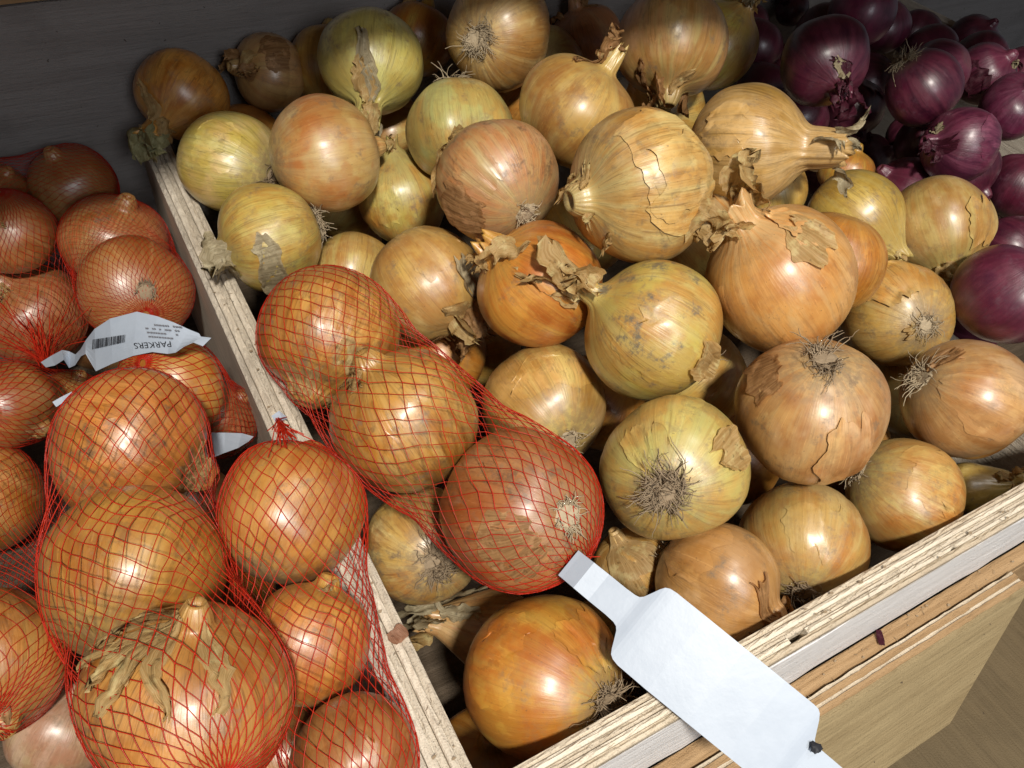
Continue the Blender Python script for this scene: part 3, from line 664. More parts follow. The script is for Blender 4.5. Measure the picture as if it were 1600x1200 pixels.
# colour, neck tip, neck radius, neck leaves (count, length, width, material), roots (count, length), flakes, mould, label
S_, B_, G_, P_, U_ = STRAW, BROWNP, GREYP, PALEP, PURP
SPEC = {
'L1': ('org', 1.35, .26, (5, .75, .55, P_), (0, 0), 1, .3, 'shaded brown onion at the back whose pale leaf hangs over the divider end'),
'L2': ('brn', 1.15, .22, (5, .55, .4, B_), (0, 0), 2, .2, 'small dark onion with flaking brown skin against the back board'),
'L3': ('grn', 1.45, .24, (6, .8, .45, G_), (0, 0), 0, .2, 'pale green onion half in shade with a grey dry neck hanging down'),
'L4': ('org', 1.12, .2, (2, .3, .3, B_), (0, 0), 0, 0, 'dark orange onion in shadow behind the half shaded pale green one'),
'L5': ('tan', 1.12, .2, (0, 0, 0, S_), (90, .5), 1, .1, 'half shaded tan onion at the top edge with its root tuft facing out'),
'L6': ('grn', 1.12, .2, (2, .4, .3, S_), (26, .6), 0, .3, 'pale greenish onion with roots up, behind the brown patchy onion'),
'L7': ('tan', 1.25, .17, (5, .4, .3, B_), (0, 0), 0, .1, 'shiny golden onion with its papery neck pointing to the upper right'),
'L8': ('pnk', 1.15, .22, (8, .5, .3, B_), (14, .5), 0, .1, 'large brown onion at the top edge with a dry tuft hanging below'),
'L9': ('yel', 1.3, .22, (3, .5, .35, G_), (0, 0), 0, .1, 'yellow onion with upright neck at the top edge beside the red onions'),
'L40': ('brn', 1.15, .2, (4, .4, .3, B_), (0, 0), 0, 0, 'dark brown onion in shade behind the golden onion with upright papery neck'),
'L10': ('tan', 1.55, .33, (5, .55, .3, G_), (0, 0), 2, .1, 'golden onion with a long thick neck reaching toward the red onions'),
'L11': ('tan', 1.12, .24, (6, .22, .25, S_), (0, 0), 3, .5, 'large cracked straw coloured onion on top with its cut neck facing left'),
'L12': ('brn', 1.2, .2, (3, .7, .45, S_), (16, .35), 3, .7, 'reddish brown patchy onion with grey stains and a torn flap'),
'L13': ('yel', 1.42, .17, (2, .3, .25, S_), (0, 0), 1, .2, 'small pear shaped yellow onion with its neck pointing up'),
'L14': ('pnk', 1.1, .18, (0, 0, 0, S_), (0, 0), 0, .05, 'smooth shiny tan onion below the hanging grey dry neck'),
'L15': ('grn', 1.1, .2, (0, 0, 0, S_), (34, .5), 1, .15, 'pale buff onion touching the back of the divider board'),
'L16': ('yel', 1.12, .22, (3, .5, .5, G_), (100, .42), 2, .25, 'yellow onion beside the divider with a root tuft on its right side'),
'L17': ('yel', 1.1, .2, (0, 0, 0, S_), (0, 0), 0, .05, 'half hidden yellow onion just behind the netted onions'),
'L18': ('org', 1.1, .2, (0, 0, 0, S_), (0, 0), 0, 0, 'small orange onion deep between the yellow onion and the pear shaped one'),
'L19': ('tan', 1.2, .22, (9, .65, .45, B_), (0, 0), 1, .05, 'glossy tan onion with a curled brown dry neck at its lower side'),
'L20': ('org', 1.2, .25, (4, .45, .4, S_), (0, 0), 0, .1, 'orange onion partly behind the mouldy yellow green one'),
'L21': ('yel', 1.28, .17, (9, .95, .42, S_), (22, .4), 2, .85, 'yellow green onion with dark mould spots and a long papery neck'),
'L22': ('tan', 1.35, .26, (8, .55, .45, S_), (12, .4), 3, .1, 'large golden onion with upright neck and torn skin round its shoulder'),
'L23': ('yel', 1.45, .2, (4, .35, .3, S_), (0, 0), 0, .3, 'pale yellow onion with its neck pointing down between two golden onions'),
'L41': ('org', 1.1, .2, (0, 0, 0, S_), (0, 0), 0, 0, 'small orange onion peeking from under the long thick neck'),
'L24': ('pnk', 1.28, .25, (5, .35, .4, S_), (0, 0), 1, .1, 'shiny tan onion beside the red onions with its neck pointing down'),
'L25': ('yel', 1.1, .2, (0, 0, 0, S_), (26, .4), 4, .3, 'olive yellow onion with peeling skin beside the large purple onion'),
'L26': ('pnk', 1.1, .2, (0, 0, 0, S_), (44, .6), 1, .1, 'large copper onion at centre right with its roots on top'),
'L27': ('pnk', 1.1, .2, (0, 0, 0, S_), (42, .55), 2, .05, 'smooth copper onion at the right edge with a pale tangled root tuft'),
'L28': ('tan', 1.1, .2, (0, 0, 0, S_), (18, .4), 1, .1, 'tan onion with dark veins tucked under the mouldy yellow green onion'),
'L29': ('grn', 1.15, .2, (2, .4, .3, S_), (110, .6), 2, .45, 'pale yellow onion with a wide root tuft facing the viewer'),
'L30': ('tan', 1.1, .2, (0, 0, 0, S_), (26, .4), 1, .35, 'golden onion near the front rim with grey stains round its roots'),
'L31': ('tan', 1.1, .2, (0, 0, 0, S_), (30, .45), 1, .1, 'dull tan onion against the front rim with roots pointing down'),
'L32': ('pnk', 1.12, .24, (4, .3, .4, B_), (16, .25), 2, .05, 'pinkish copper onion at the front rim beside the blank white tag'),
'L33': ('tan', 1.15, .2, (0, 0, 0, S_), (0, 0), 4, .1, 'onion wrapped in loose translucent skin just above the blank white tag'),
'L34': ('tan', 1.1, .2, (0, 0, 0, S_), (150, .5), 1, .5, 'onion beside the divider with a dark matted root tuft'),
'L35': ('org', 1.1, .2, (0, 0, 0, S_), (100, .5), 1, .05, 'large orange onion in the front corner of the crate'),
'L36': ('pnk', 1.75, .34, (7, .9, .55, G_), (0, 0), 0, .1, 'hidden onion with a frayed grey neck near the front corner'),
'L37': ('yel', 1.8, .3, (4, .5, .5, S_), (0, 0), 0, .1, 'small onion with a frayed neck at the right end of the rim'),
'N1': ('net', 1.12, .3, (6, .35, .5, S_), (0, 0), 3, .75, 'flaky orange onion at the upper end of the long red net'),
'N2': ('net', 1.12, .22, (4, .25, .4, S_), (0, 0), 1, .6, 'golden onion in the middle of the long red net'),
'N3': ('nbr', 1.08, .2, (0, 0, 0, S_), (34, .25), 3, .75, 'reddish brown onion at the tag end of the long red net'),
'A1': ('net', 1.12, .24, (5, .3, .5, B_), (0, 0), 1, .8, 'stained golden onion, farthest of three in the big front net'),
'A2': ('net', 1.08, .2, (0, 0, 0, S_), (0, 0), 1, .4, 'shiny golden onion in the middle of the big front net'),
'A3': ('net', 1.12, .17, (10, .75, .27, S_), (0, 0), 1, .45, 'biggest netted onion with a dry leafy neck at the front'),
'B1': ('net', 1.05, .2, (0, 0, 0, S_), (0, 0), 0, .5, 'orange netted onion close beside the divider board, farthest of its net'),
'B2': ('net', 1.12, .2, (1, .3, .3, S_), (0, 0), 0, .05, 'orange onion between two others in the net along the divider'),
'B3': ('nbr', 1.05, .2, (0, 0, 0, S_), (0, 0), 1, .1, 'brown netted onion at the bottom edge beside the divider'),
'C1': ('net', 1.08, .2, (0, 0, 0, S_), (0, 0), 0, .05, 'orange netted onion cut off by the left edge at half height'),
'C2': ('nbr', 1.08, .2, (2, .25, .3, B_), (0, 0), 1, .7, 'brown netted onion at the left edge below the printed tag'),
'C3': ('net', 1.1, .2, (2, .25, .3, B_), (0, 0), 1, .4, 'large netted onion cut off at the lower left edge'),
'C4': ('pal', 1.08, .2, (0, 0, 0, S_), (0, 0), 0, .05, 'pale pinkish onion low between the nets at the lower left'),
'D1': ('nbr', 1.08, .2, (3, .25, .4, S_), (0, 0), 1, .2, 'red brown netted onion left of the printed white tag'),
'D2': ('nbr', 1.05, .2, (0, 0, 0, S_), (22, .2), 1, .25, 'flat red brown netted onion with its root facing out behind the tag'),
'D3': ('nbr', 1.08, .2, (0, 0, 0, S_), (0, 0), 0, .05, 'smooth maroon netted onion behind the one with its root facing out'),
'D4': ('nbr', 1.08, .2, (0, 0, 0, S_), (0, 0), 0, .1, 'dark netted onion against the back board in shadow'),
'D5': ('nbr', 1.08, .2, (2, .25, .3, B_), (0, 0), 0, .1, 'dark netted onion in shadow at the left edge'),
'D6': ('net', 1.06, .2, (0, 0, 0, S_), (0, 0), 0, .05, 'orange netted onion right under the printed white tag'),
'D7': ('nbr', 1.06, .2, (0, 0, 0, S_), (0, 0), 0, .25, 'small dusty netted onion squeezed against the divider'),
'D8': ('net', 1.06, .2, (0, 0, 0, S_), (0, 0), 0, .05, 'small orange onion in the gap below the twisted end of the tag'),
'D9': ('nbr', 1.06, .2, (0, 0, 0, S_), (0, 0), 0, .1, 'small dark onion at the left edge against the back board'),
'R1': ('red', 1.3, .24, (8, .6, .35, U_), (0, 0), 0, 0, 'dark red onion with a ragged cut neck hanging toward the front'),
'R2': ('pur', 1.12, .2, (0, 0, 0, U_), (0, 0), 0, 0, 'purple onion on top at the upper edge of the red onions'),
'R3': ('red', 1.08, .2, (0, 0, 0, U_), (46, .75), 0, 0, 'round red onion with a straw root tuft on its upper side'),
'R4': ('pur', 1.12, .2, (2, .3, .3, U_), (0, 0), 2, 0, 'red onion with a peeling outer skin at the far right'),
'R5': ('pur', 1.12, .2, (0, 0, 0, U_), (0, 0), 2, 0, 'rosy red onion cut off by the right edge near the top'),
'R6': ('pur', 1.15, .22, (4, .4, .4, U_), (0, 0), 3, 0, 'shiny red onion with torn skin, nearest of the far heap'),
'R7': ('red', 1.15, .2, (3, .3, .3, U_), (0, 0), 1, 0, 'red onion below the one with the ragged cut neck'),
'R8': ('red', 1.1, .2, (0, 0, 0, U_), (0, 0), 1, 0, 'small red onion just past the tip of the long thick neck'),
'R9': ('pur', 1.1, .2, (0, 0, 0, U_), (12, .4), 1, 0, 'dark red onion right behind the shiny tan onion'),
'R10': ('red', 1.1, .2, (0, 0, 0, U_), (16, .5), 0, 0, 'dark red onion with fine roots at the right edge'),
'R11': ('pur', 1.08, .2, (0, 0, 0, U_), (0, 0), 0, 0, 'large purple onion at the right edge, biggest of the red ones'),
'R12': ('pur', 1.1, .2, (0, 0, 0, U_), (0, 0), 1, 0, 'dull red onion low at the right edge above the large purple one'),
'R13': ('red', 1.2, .24, (3, .4, .4, U_), (0, 0), 0, 0, 'tiny dark red onion at the top edge of the far crate'),
'R14': ('red', 1.1, .2, (0, 0, 0, U_), (0, 0), 0, 0, 'dark red onion by the far side board'),
'R15': ('red', 1.1, .2, (0, 0, 0, U_), (0, 0), 0, 0, 'shadowed red onion behind the yellow onion with upright neck'),
'R16': ('red', 1.1, .2, (0, 0, 0, U_), (0, 0), 0, 0, 'small red onion in the dark gap amid the red heap'),
}
LEAFDIR = {'A3': (-.70, -.70), 'N1': (.2, -1), 'A1': (.8, -.5), 'N2': (-.6, .6)}
FLAPS = {   # torn outer skins: where on the onion, half width, half length, how far the edges lift
 'L29': ((1140, 705, .32, .09, .006, S_), (990, 690, .3, .10, .001, None)), 'L21': ((1105, 565, .34, .09, .006, S_),), 'L16': ((425, 425, .75, .07, .004, G_),),
 'L12': ((668, 265, .4, .13, .006, S_), (720, 330, .5, .12, .002, B_)), 'L33': ((985, 865, 1.1, .30, .003, S_),), 'L26': ((1190, 588, .5, .08, .002, B_),),
 'L27': ((1475, 560, .4, .09, .004, B_),), 'L32': ((1205, 930, .25, .12, .004, B_),), 'L22': ((1265, 372, .42, .09, .004, S_), (1225, 348, .4, .08, .003, None)),
 'L25': ((1390, 440, .6, .13, .003, None), (1425, 515, .55, .10, .004, S_)), 'L24': ((1495, 440, .3, .1, .003, S_),), 'L19': ((735, 440, .25, .14, .004, G_),),
 'N1': ((470, 600, .7, .12, .0012, S_), (560, 560, .5, .07, .0012, S_), (520, 470, .5, .1, .0006, None)), 'A1': ((318, 735, .4, .14, .0014, B_), (120, 640, .4, .12, .0005, None)),
 'L34': ((600, 810, .4, .1, .001, None),), 'L10': ((1130, 200, .45, .12, .002, None),), 'N3': ((800, 860, .7, .1, .0008, B_),), 'L35': ((920, 1000, .5, .14, .002, None),),
 'R6': ((1475, 220, .5, .14, .004, U_),), 'R4': ((1520, 120, .6, .13, .003, U_),), 'L15': ((330, 210, .4, .1, .001, None),),
}
WORLDV = {}
def build_onion(key, i):
    (loc, R, sq, ax) = POS[key]; pal, nt, nr, lf, rt, fk, mould, label = SPEC[key]
    rg = np.random.default_rng(1000 + i * 7)
    red = key[0] == 'R'
    name = 'red_onion' if red else 'netted_onion' if key[0] in 'NABCD' else 'brown_onion'
    root = empty(name, loc)
    root.rotation_mode = 'QUATERNION'
    q = Vector((0, 0, 1)).rotation_difference(Vector(ax)); root.rotation_quaternion = q
    on = Onion(R, sq, nt, nr, 500 + i, bend=rg.uniform(-.2, .6) if nt > 1.3 else 0, cone=key in 'L13 L23 L24 L36 L37'.split())
    stk = .15 if key in 'L14 L24 L26 L27 L19 L31 L32 A2 B2 B1 L35 L7 D6 R11 R2'.split() else rg.uniform(.35, .95)
    mat = onion_mat(pal, i, R, mould, rg.uniform(.5, .95), stk)
    V, F = on.bulb(84, 72) if key[0] in 'LNAB' else on.bulb(60, 54)
    mesh_obj('bulb', V, F, mat, root)
    Rm = np.array(q.to_matrix()); allv = [V]
    flat = key[0] in 'NABCD'; mat2 = mat
    if fk or key in FLAPS: mat2 = onion_mat(pal, i, R, mould, .5, stk, 1.16)
    for k in range(min(fk, 1) if key not in ('L11', 'L2') else fk):
        fm = mat2 if rg.random() < .6 else mat
        if key == 'L2' and k == 0: fm = B_
        if key in ('L33',): fm = S_
        # mostly on the side that faces the customer
        vd = Rm.T @ (CAM_LOC - np.array(loc)); ph = math.atan2(vd[1], vd[0]) + rg.normal(0, .7)
        o = skin_flake(on, rg, root, fm, phi0=ph, lift=.0004 if flat else rg.choice([.0002, .0004, .0022]))
    for (fx, fy, fw, fh, fl, fmat) in FLAPS.get(key, ()):
        dr = at(fx, fy, 1.0) - CAM_LOC; dr /= np.linalg.norm(dr); oc = CAM_LOC - np.array(loc); bq = oc @ dr
        hp = CAM_LOC + dr * (-bq - math.sqrt(max(bq * bq - (oc @ oc - R * R), 0))); hl = Rm.T @ (hp - np.array(loc)) / R
        skin_flake(on, rg, root, fmat or mat2, phi0=math.atan2(hl[1], hl[0]), v0=float(np.interp(hl[2], on.pz, on.vv)), dphi=fw, dv=fh, lift=fl)
    g = Rm.T @ np.array([0, 0, -1.0])
    nl = lf[0]; lying = nl if key in 'A3 A1 N1 N2 C2 C3 D1 D5 B2'.split() else 0 if key in ('L21', 'L22') else nl // 3
    vd = Rm.T @ (CAM_LOC - np.array(loc)); vph = math.atan2(vd[1], vd[0])
    if key in LEAFDIR:
        dv_ = Rm.T @ (CAM_ROT @ np.array([*LEAFDIR[key], .3])); vph = math.atan2(dv_[1], dv_[0])
    for k in range(lying):
        lying_leaf(on, rg, root, lf[3] if rg.random() < .7 else S_ if not red else G_, vph + rg.normal(0, (.9 if key == 'A3' else .55) if key in LEAFDIR else .75), lf[1] * rg.uniform(.25, .55), lf[2] * rg.uniform(.5, 1.0), .002 if flat else .0035)
    for k in range(nl - lying):
        m_ = lf[3] if rg.random() < .72 else (S_ if not red else G_)
        dry_leaf(on, rg, root, m_, base_v=rg.uniform(on.vneck - .02, .99) if nt > 1.2 else rg.uniform(on.vbody + .4 * (on.vneck - on.vbody), .98), length=lf[1] * rg.uniform(.5, 1.15),
                 width=lf[2] * rg.uniform(.6, 1.2), down=g * (.9 if key != 'L21' else .25), out=rg.uniform(.1, .9) if key != 'L21' else rg.uniform(-.3, .2))
    if rt[0]: root_tuft(on, rg, root, rt[0], rt[1], ROOTD if rg.random() < .35 else ROOT)
    tag(root, label, 'red onion' if red else 'onion', G_R if red else G_N if flat else G_L)
    Vw = V @ Rm.T + np.array(loc)
    WORLDV[key] = (Vw, F)
    return root
for i, key in enumerate(SPEC): build_onion(key, i)

# onions one layer down that show only through the gaps
FL = {'L': ('brown_onion', 'onion', 'brown onion buried in a dark gap under the loose onions', 'buried loose onions', ('org', 'tan', 'yel')),
      'D': ('netted_onion', 'onion', 'brown onion buried in shadow under the netted onions', 'buried netted onions', ('nbr', 'net')),
      'R': ('red_onion', 'red onion', 'dark red onion wedged low in the far heap', 'buried red onions', ('red', 'red', 'pur'))}
FLAB = '''brown onion buried between the torn golden onion and the pale yellow one
brown onion buried below the large cracked straw coloured onion
brown onion in the gap between mouldy onion, copper onion and wide root tuft
onion buried between the big front net and the divider net
yellow onion buried behind the upper end of the long red net
brown onion buried under the dry tuft at the top edge
brown onion in the dark gap below the glossy tan onion
brown onion buried behind the small pear shaped onion
brown onion buried between the cracked straw onion and the orange one
dark red onion right behind the golden onion with long thick neck
brown onion deep under the neck of the blank white tag
brown onion under the body of the onion with long thick neck
brown onion in the gap right of the dark veined tan onion
brown onion buried below the smooth shiny tan onion
red onion wedged behind the round one with straw roots
dark red onion in shade left of the ragged cut neck
dark red onion in shade beside the yellow onion with upright neck
red onion just right of the topmost purple onion
brown onion in the gap right of the wide root tuft
brown onion in shade behind the golden onion with upright papery neck
brown onion deep in the gap beside the curled brown dry neck
brown onion buried between the half shaded tan onion and the golden one
red onion in the gap left of the shiny torn red onion
dark red onion deep below the tip of the long thick neck
red onion just above the large purple onion
dark red onion behind the straw root tuft
onion buried under the stained golden netted onion
dark red onion between the ragged cut neck and the straw root tuft
onion buried at the bottom edge between the two front nets
dark red onion under the large purple onion
onion deep in shadow under the printed tag
dark red onion against the far side board
dark red onion in shade right behind the ragged necked one
dark red onion beside the peeling one at the far right
dark red onion in shade at the top edge behind the yellow neck
dark red onion cut off by the right edge near the top
brown onion deep in the front corner under the large orange onion
brown onion buried among the copper onions near the front rim
brown onion deep behind the copper onion at the right edge
brown onion in the right corner behind the small frayed neck
red onion filling the gap right of the shiny torn red onion
dull yellow onion in shade left of the half shaded pale green one
brown onion in the dark gap below the two shaded onions at the back'''.splitlines()
protos = {}
for i, (reg, loc, R) in enumerate(FILL):
    nm, cat, _, grp, pals = FL[reg]; lab = FLAB[i]
    rg = np.random.default_rng(4000 + i)
    pal = pals[i % len(pals)]
    if (reg, pal) not in protos:
        on = Onion(R, .93, 1.12, .2, 900 + i); V, F = on.bulb(48, 44)
        b = mesh_obj('bulb', V, F, onion_mat(pal, 300 + i, R, .1)); protos[(reg, pal)] = b; first = True
    else: first = False
    root = empty(nm, loc); root.rotation_mode = 'QUATERNION'
    root.rotation_quaternion = Vector((0, 0, 1)).rotation_difference(Vector(rg.normal(0, 1, 3)))
    b = protos[(reg, pal)]
    if not first: b = b.copy(); COL.objects.link(b); b.name = 'bulb'
    b.parent = root
    tag(root, lab, cat, grp)

# ------------------------------------------------------------------ red net bags
def net_mat():
    t = NT('red_net_thread')
    t.bsdf.inputs['Base Color'].default_value = (.58, .030, .011, 1)
    t.bsdf.inputs['Roughness'].default_value = .35
    tr = t.add('ShaderNodeBsdfTranslucent'); tr.inputs[0].default_value = (.62, .045, .014, 1)
    mx = t.add('ShaderNodeMixShader'); mx.inputs[0].default_value = .3
    t.link(t.bsdf.outputs[0], mx.inputs[1]); t.link(tr.outputs[0], mx.inputs[2])
    t.link(mx.outputs[0], t.n['Material Output'].inputs[0])
    return t.m
NETM = net_mat()

def upper_hull(x, y):
    st = []
    for i in range(len(x)):
        while len(st) >= 2 and (y[st[-1]] - y[st[-2]]) * (x[i] - x[st[-2]]) <= (y[i] - y[st[-2]]) * (x[st[-1]] - x[st[-2]]): st.pop()
        st.append(i)
    return np.interp(x, x[st], y[st])

def make_bag(keys, label, seed, Nd=34, row=.0066, thick=.00026, tight=.85):
    rg = np.random.default_rng(seed)
    V = []; F = []; off = 0
    for k in keys:
        v, f = WORLDV[k]; V += [tuple(p) for p in v]; F += [tuple(a + off for a in q) for q in f]; off += len(v)
    bvh = BVHTree.FromPolygons(V, F)
    C = np.array([POS[k][0] for k in keys])
    if len(C) == 1: C = np.array([C[0] - np.array([.004, .002, 0]), C[0] + np.array([.004, .002, 0])])
    seg = np.linalg.norm(np.diff(C, axis=0), axis=1); cum = np.concatenate([[0], np.cumsum(seg)])
    nb = max(6, int(cum[-1] / .0035))
    sb = np.linspace(0, cum[-1], nb)
    ctr = np.stack([np.interp(sb, cum, C[:, i]) for i in range(3)], 1)
    ker = np.hanning(15); ker /= ker.sum()
    pad = np.concatenate([np.repeat(ctr[:1], 7, 0), ctr, np.repeat(ctr[-1:], 7, 0)])
    if nb > 8: ctr = np.stack([np.convolve(pad[:, i], ker, 'valid') for i in range(3)], 1)
    T = np.gradient(ctr, axis=0); T /= np.linalg.norm(T, axis=1, keepdims=True)
    caps = np.radians(np.linspace(4, 84, 13))
    st = [(ctr[0], T[0], -math.cos(a), math.sin(a)) for a in caps] + [(ctr[i], T[i], 0.0, 1.0) for i in range(nb)] + \
         [(ctr[-1], T[-1], math.cos(a), math.sin(a)) for a in caps[::-1]]
    NP = 72; ph = np.linspace(0, 2 * np.pi, NP, endpoint=False)
    up = np.array([0, 0, 1.0])
    rad = np.zeros((len(st), NP)); dirs = np.zeros((len(st), NP, 3)); org = np.array([s[0] for s in st])
    for i, (o, t, ca, sa) in enumerate(st):
        a = np.cross(t, up); a /= np.linalg.norm(a); b = np.cross(a, t)
        D = sa * (np.cos(ph)[:, None] * a + np.sin(ph)[:, None] * b) + ca * t
        dirs[i] = D
        for j in range(NP):
            h = bvh.ray_cast(Vector(o + D[j] * .3), Vector(-D[j]), .3)
            rad[i, j] = .3 - h[3] if h[0] is not None else .008
    # stretch the net over the hollows, along the bag and around it
    nst = len(st); c0 = len(caps); sx = np.arange(nst) * 1.0
    body = slice(c0 - 2, c0 + nb + 2)
    for j in range(NP):
        x = sx[body]; y = rad[body, j]; hull = upper_hull(x, y)
        rad[body, j] = np.maximum(y, y + (hull - y) * tight)
    k5 = np.array([1, 2, 3, 2, 1]) / 9.
    sm = rad.copy()
    for _ in range(3):
        sm = sum(k5[q] * np.roll(sm, q - 2, 1) for q in range(5))
        p = np.pad(sm, ((2, 2), (0, 0)), 'edge'); sm = sum(k5[q] * p[q:q + nst] for q in range(5))
        sm = np.maximum(sm, rad)
    sm = sm + .0006
    # the gathered ends
    P = org[:, None, :] + dirs * sm[:, :, None]
    ds = np.linalg.norm(np.diff(P, axis=0), axis=2).mean(1); s = np.concatenate([[0], np.cumsum(ds)])
    K = int(s[-1] / row)
    Pp = np.concatenate([P, P[:, :1]], 1)
    def pos(sv, phv):
        fi = np.interp(sv, s, np.arange(nst)); i0 = np.clip(fi.astype(int), 0, nst - 2); fr = (fi - i0)[..., None]
        fj = (phv % (2 * np.pi)) / (2 * np.pi) * NP; j0 = np.clip(fj.astype(int), 0, NP - 1); fq = (fj - j0)[..., None]
        return (Pp[i0, j0] * (1 - fr) * (1 - fq) + Pp[i0 + 1, j0] * fr * (1 - fq) + Pp[i0, j0 + 1] * (1 - fr) * fq + Pp[i0 + 1, j0 + 1] * fr * fq)
    wv = [(rg.uniform(.3, .9), rg.uniform(0, 6.28), int(rg.integers(1, 4)), rg.uniform(.02, .09)) for _ in range(4)]
    kk, jj = np.meshgrid(np.arange(K + 1), np.arange(Nd), indexing='ij')
    sv = kk * s[-1] / K + rg.normal(0, row * .07, kk.shape); sv = np.clip(sv, 0, s[-1])
    pv = 2 * np.pi / Nd * (jj + .5 * (kk % 2)) + rg.normal(0, .012, kk.shape)
    for f, p, n, a in wv:
        pv = pv + a * np.sin(kk * f * .35 + p + n * pv); sv = sv + row * a * 6 * np.sin(n * pv + p + kk * .1) * np.sin(np.pi * kk / K)
    sv = np.clip(sv, 0, s[-1])
    NS = 5; tt = np.linspace(0, 1, NS)
    segs = []
    for par in (0, 1):
        # neighbours in the next row: even rows go to j and j-1, odd rows to j and j+1
        j2 = np.where(kk % 2 == 0, jj - par, jj + par) % Nd
        a_s, a_p = sv[:-1], pv[:-1]
        b_s, b_p = sv[np.minimum(kk[:-1] + 1, K), j2[:-1]], pv[np.minimum(kk[:-1] + 1, K), j2[:-1]]
        dp = np.angle(np.exp(1j * (b_p - a_p)))
        S = a_s[..., None] + (b_s - a_s)[..., None] * tt; Q = a_p[..., None] + dp[..., None] * tt
        segs.append(pos(S, Q).reshape(-1, NS, 3))
    E = np.concatenate(segs)                               # every thread between two knots
    keep = np.linalg.norm(E[:, -1] - E[:, 0], axis=1) < .03
    E = E[keep]; n = len(E)
    Tn = np.gradient(E, axis=1); Tn /= np.maximum(np.linalg.norm(Tn, axis=2, keepdims=True), 1e-9)
    cen = ctr.mean(0); out = E - cen; out /= np.linalg.norm(out, axis=2, keepdims=True)
    A = np.cross(Tn, out); A /= np.maximum(np.linalg.norm(A, axis=2, keepdims=True), 1e-9); B = np.cross(A, Tn)
    r = thick * rg.uniform(.8, 1.2, (n, 1, 1))
    ring = np.stack([E + r * (A * math.cos(q) + B * math.sin(q)) for q in np.radians([0, 120, 240])], 2)   # n,NS,3,3
    VV = ring.reshape(-1, 3)
    base = (np.arange(n) * NS * 3)[:, None, None]; kq = np.arange(NS - 1)[None, :, None] * 3; aq = np.arange(3)[None, None, :]; a2 = (aq + 1) % 3
    FF = np.stack([base + kq + aq, base + kq + a2, base + kq + 3 + a2, base + kq + 3 + aq], -1).reshape(-1, 4)
    # knots
    kp = pos(sv, pv).reshape(-1, 3); m = len(kp); kr = thick * 2.1
    oct_ = np.array([(1, 0, 0), (-1, 0, 0), (0, 1, 0), (0, -1, 0), (0, 0, 1), (0, 0, -1)]) * kr
    KV = (kp[:, None] + oct_[None]).reshape(-1, 3)
    of = np.array([(0, 2, 4), (2, 1, 4), (1, 3, 4), (3, 0, 4), (2, 0, 5), (1, 2, 5), (3, 1, 5), (0, 3, 5)])
    KF = (np.arange(m)[:, None, None] * 6 + of[None] + len(VV)).reshape(-1, 3)
    bag = empty('net_bag', tuple(C.mean(0)))
    me = bpy.data.meshes.new('netting')
    me.from_pydata(np.concatenate([VV, KV]).tolist(), [], FF.tolist() + KF.tolist())
    me.polygons.foreach_set('use_smooth', [True] * len(me.polygons)); me.materials.append(NETM)
    o = bpy.data.objects.new('netting', me); COL.objects.link(o); o.parent = bag; o.location = -Vector(bag.location)
    tag(bag, label, 'net bag', 'red net bags of onions')
    return bag, P

bag_n, PN = make_bag(['N1', 'N2', 'N3'], 'red net bag of three onions lying across the divider with a blank white tag', 11, Nd=35)
bag_a, PA = make_bag(['A1', 'A2', 'A3'], 'biggest red net bag at the front with three large golden onions', 12, Nd=35)
bag_b, PB = make_bag(['B1', 'B2', 'B3'], 'red net bag of three orange onions lying along the divider', 13, Nd=32, row=.0056)
bag_c, PC = make_bag(['C1', 'C3'], 'red net bag cut off by the lower left edge', 14, Nd=36)
bag_c2, _ = make_bag(['C2', 'D8'], 'red net bag at the left edge below the printed tag', 15, Nd=32)
bag_d, PD = make_bag(['D5', 'D1'], 'red net bag at the left edge that carries the printed white tag', 16, Nd=44, row=.0052, thick=.00018)
bag_e, _ = make_bag(['D3', 'D2'], 'red net bag of two maroon onions behind the printed tag', 17, Nd=50, row=.0044, thick=.00016)
bag_f, PF = make_bag(['D6', 'D7'], 'red net bag of two small onions squeezed against the divider', 18, Nd=34, row=.0055)
bag_g, _ = make_bag(['D9', 'D4'], 'red net bag in deep shade against the back board', 19, Nd=46, row=.0048, thick=.00018)

def gather(bag, p0, p1, n, spread, seed):
    """the twisted bundle of net where a bag is clipped shut"""
    rg = np.random.default_rng(seed); paths = []; p0 = np.array(p0); p1 = np.array(p1); ax = p1 - p0
    for k in range(n):
        o = rg.normal(0, 1, 3) * spread; ph = rg.uniform(0, 6.28)
        pts = []
        for q in np.linspace(0, 1, 9):
            w = (1 - q) ** 1.5 + .12
            pts.append(p0 + ax * q + o * w + np.array([math.sin(5 * q + ph), math.cos(4 * q + ph), math.sin(3 * q)]) * spread * .12 - np.array(bag.location))
        paths.append(pts)
    V, F = tubes(paths, .00036, .0003)
    return mesh_obj('gathered_end', V, F, NETM, bag)
gather(bag_b, at(447, 680, .430), at(434, 655, .440), 46, .0045, 1)
gather(bag_d, at(60, 520, .640), at(72, 566, .605), 90, .014, 2)
gather(bag_n, at(880, 850, .462), at(893, 880, .446), 50, .006, 3)

# ------------------------------------------------------------------ paper tags
def tag_paper():
    t = NT('white_tag_paper'); ob = t.add('ShaderNodeTexCoord').outputs['Object']
    n = t.noise(ob, 60, 4, .6, 3.)
    t.link(t.mix(t.ramp(n, .4, .7), (.40, .445, .52), (.375, .42, .495)), t.bsdf.inputs['Base Color'])
    t.bsdf.inputs['Roughness'].default_value = .42
    t.link(t.bump(n, .12, .002), t.bsdf.inputs['Normal'])
    return t.m
TAGM = tag_paper()
INK = plain_mat('black_ink', (.02, .02, .025), .6)

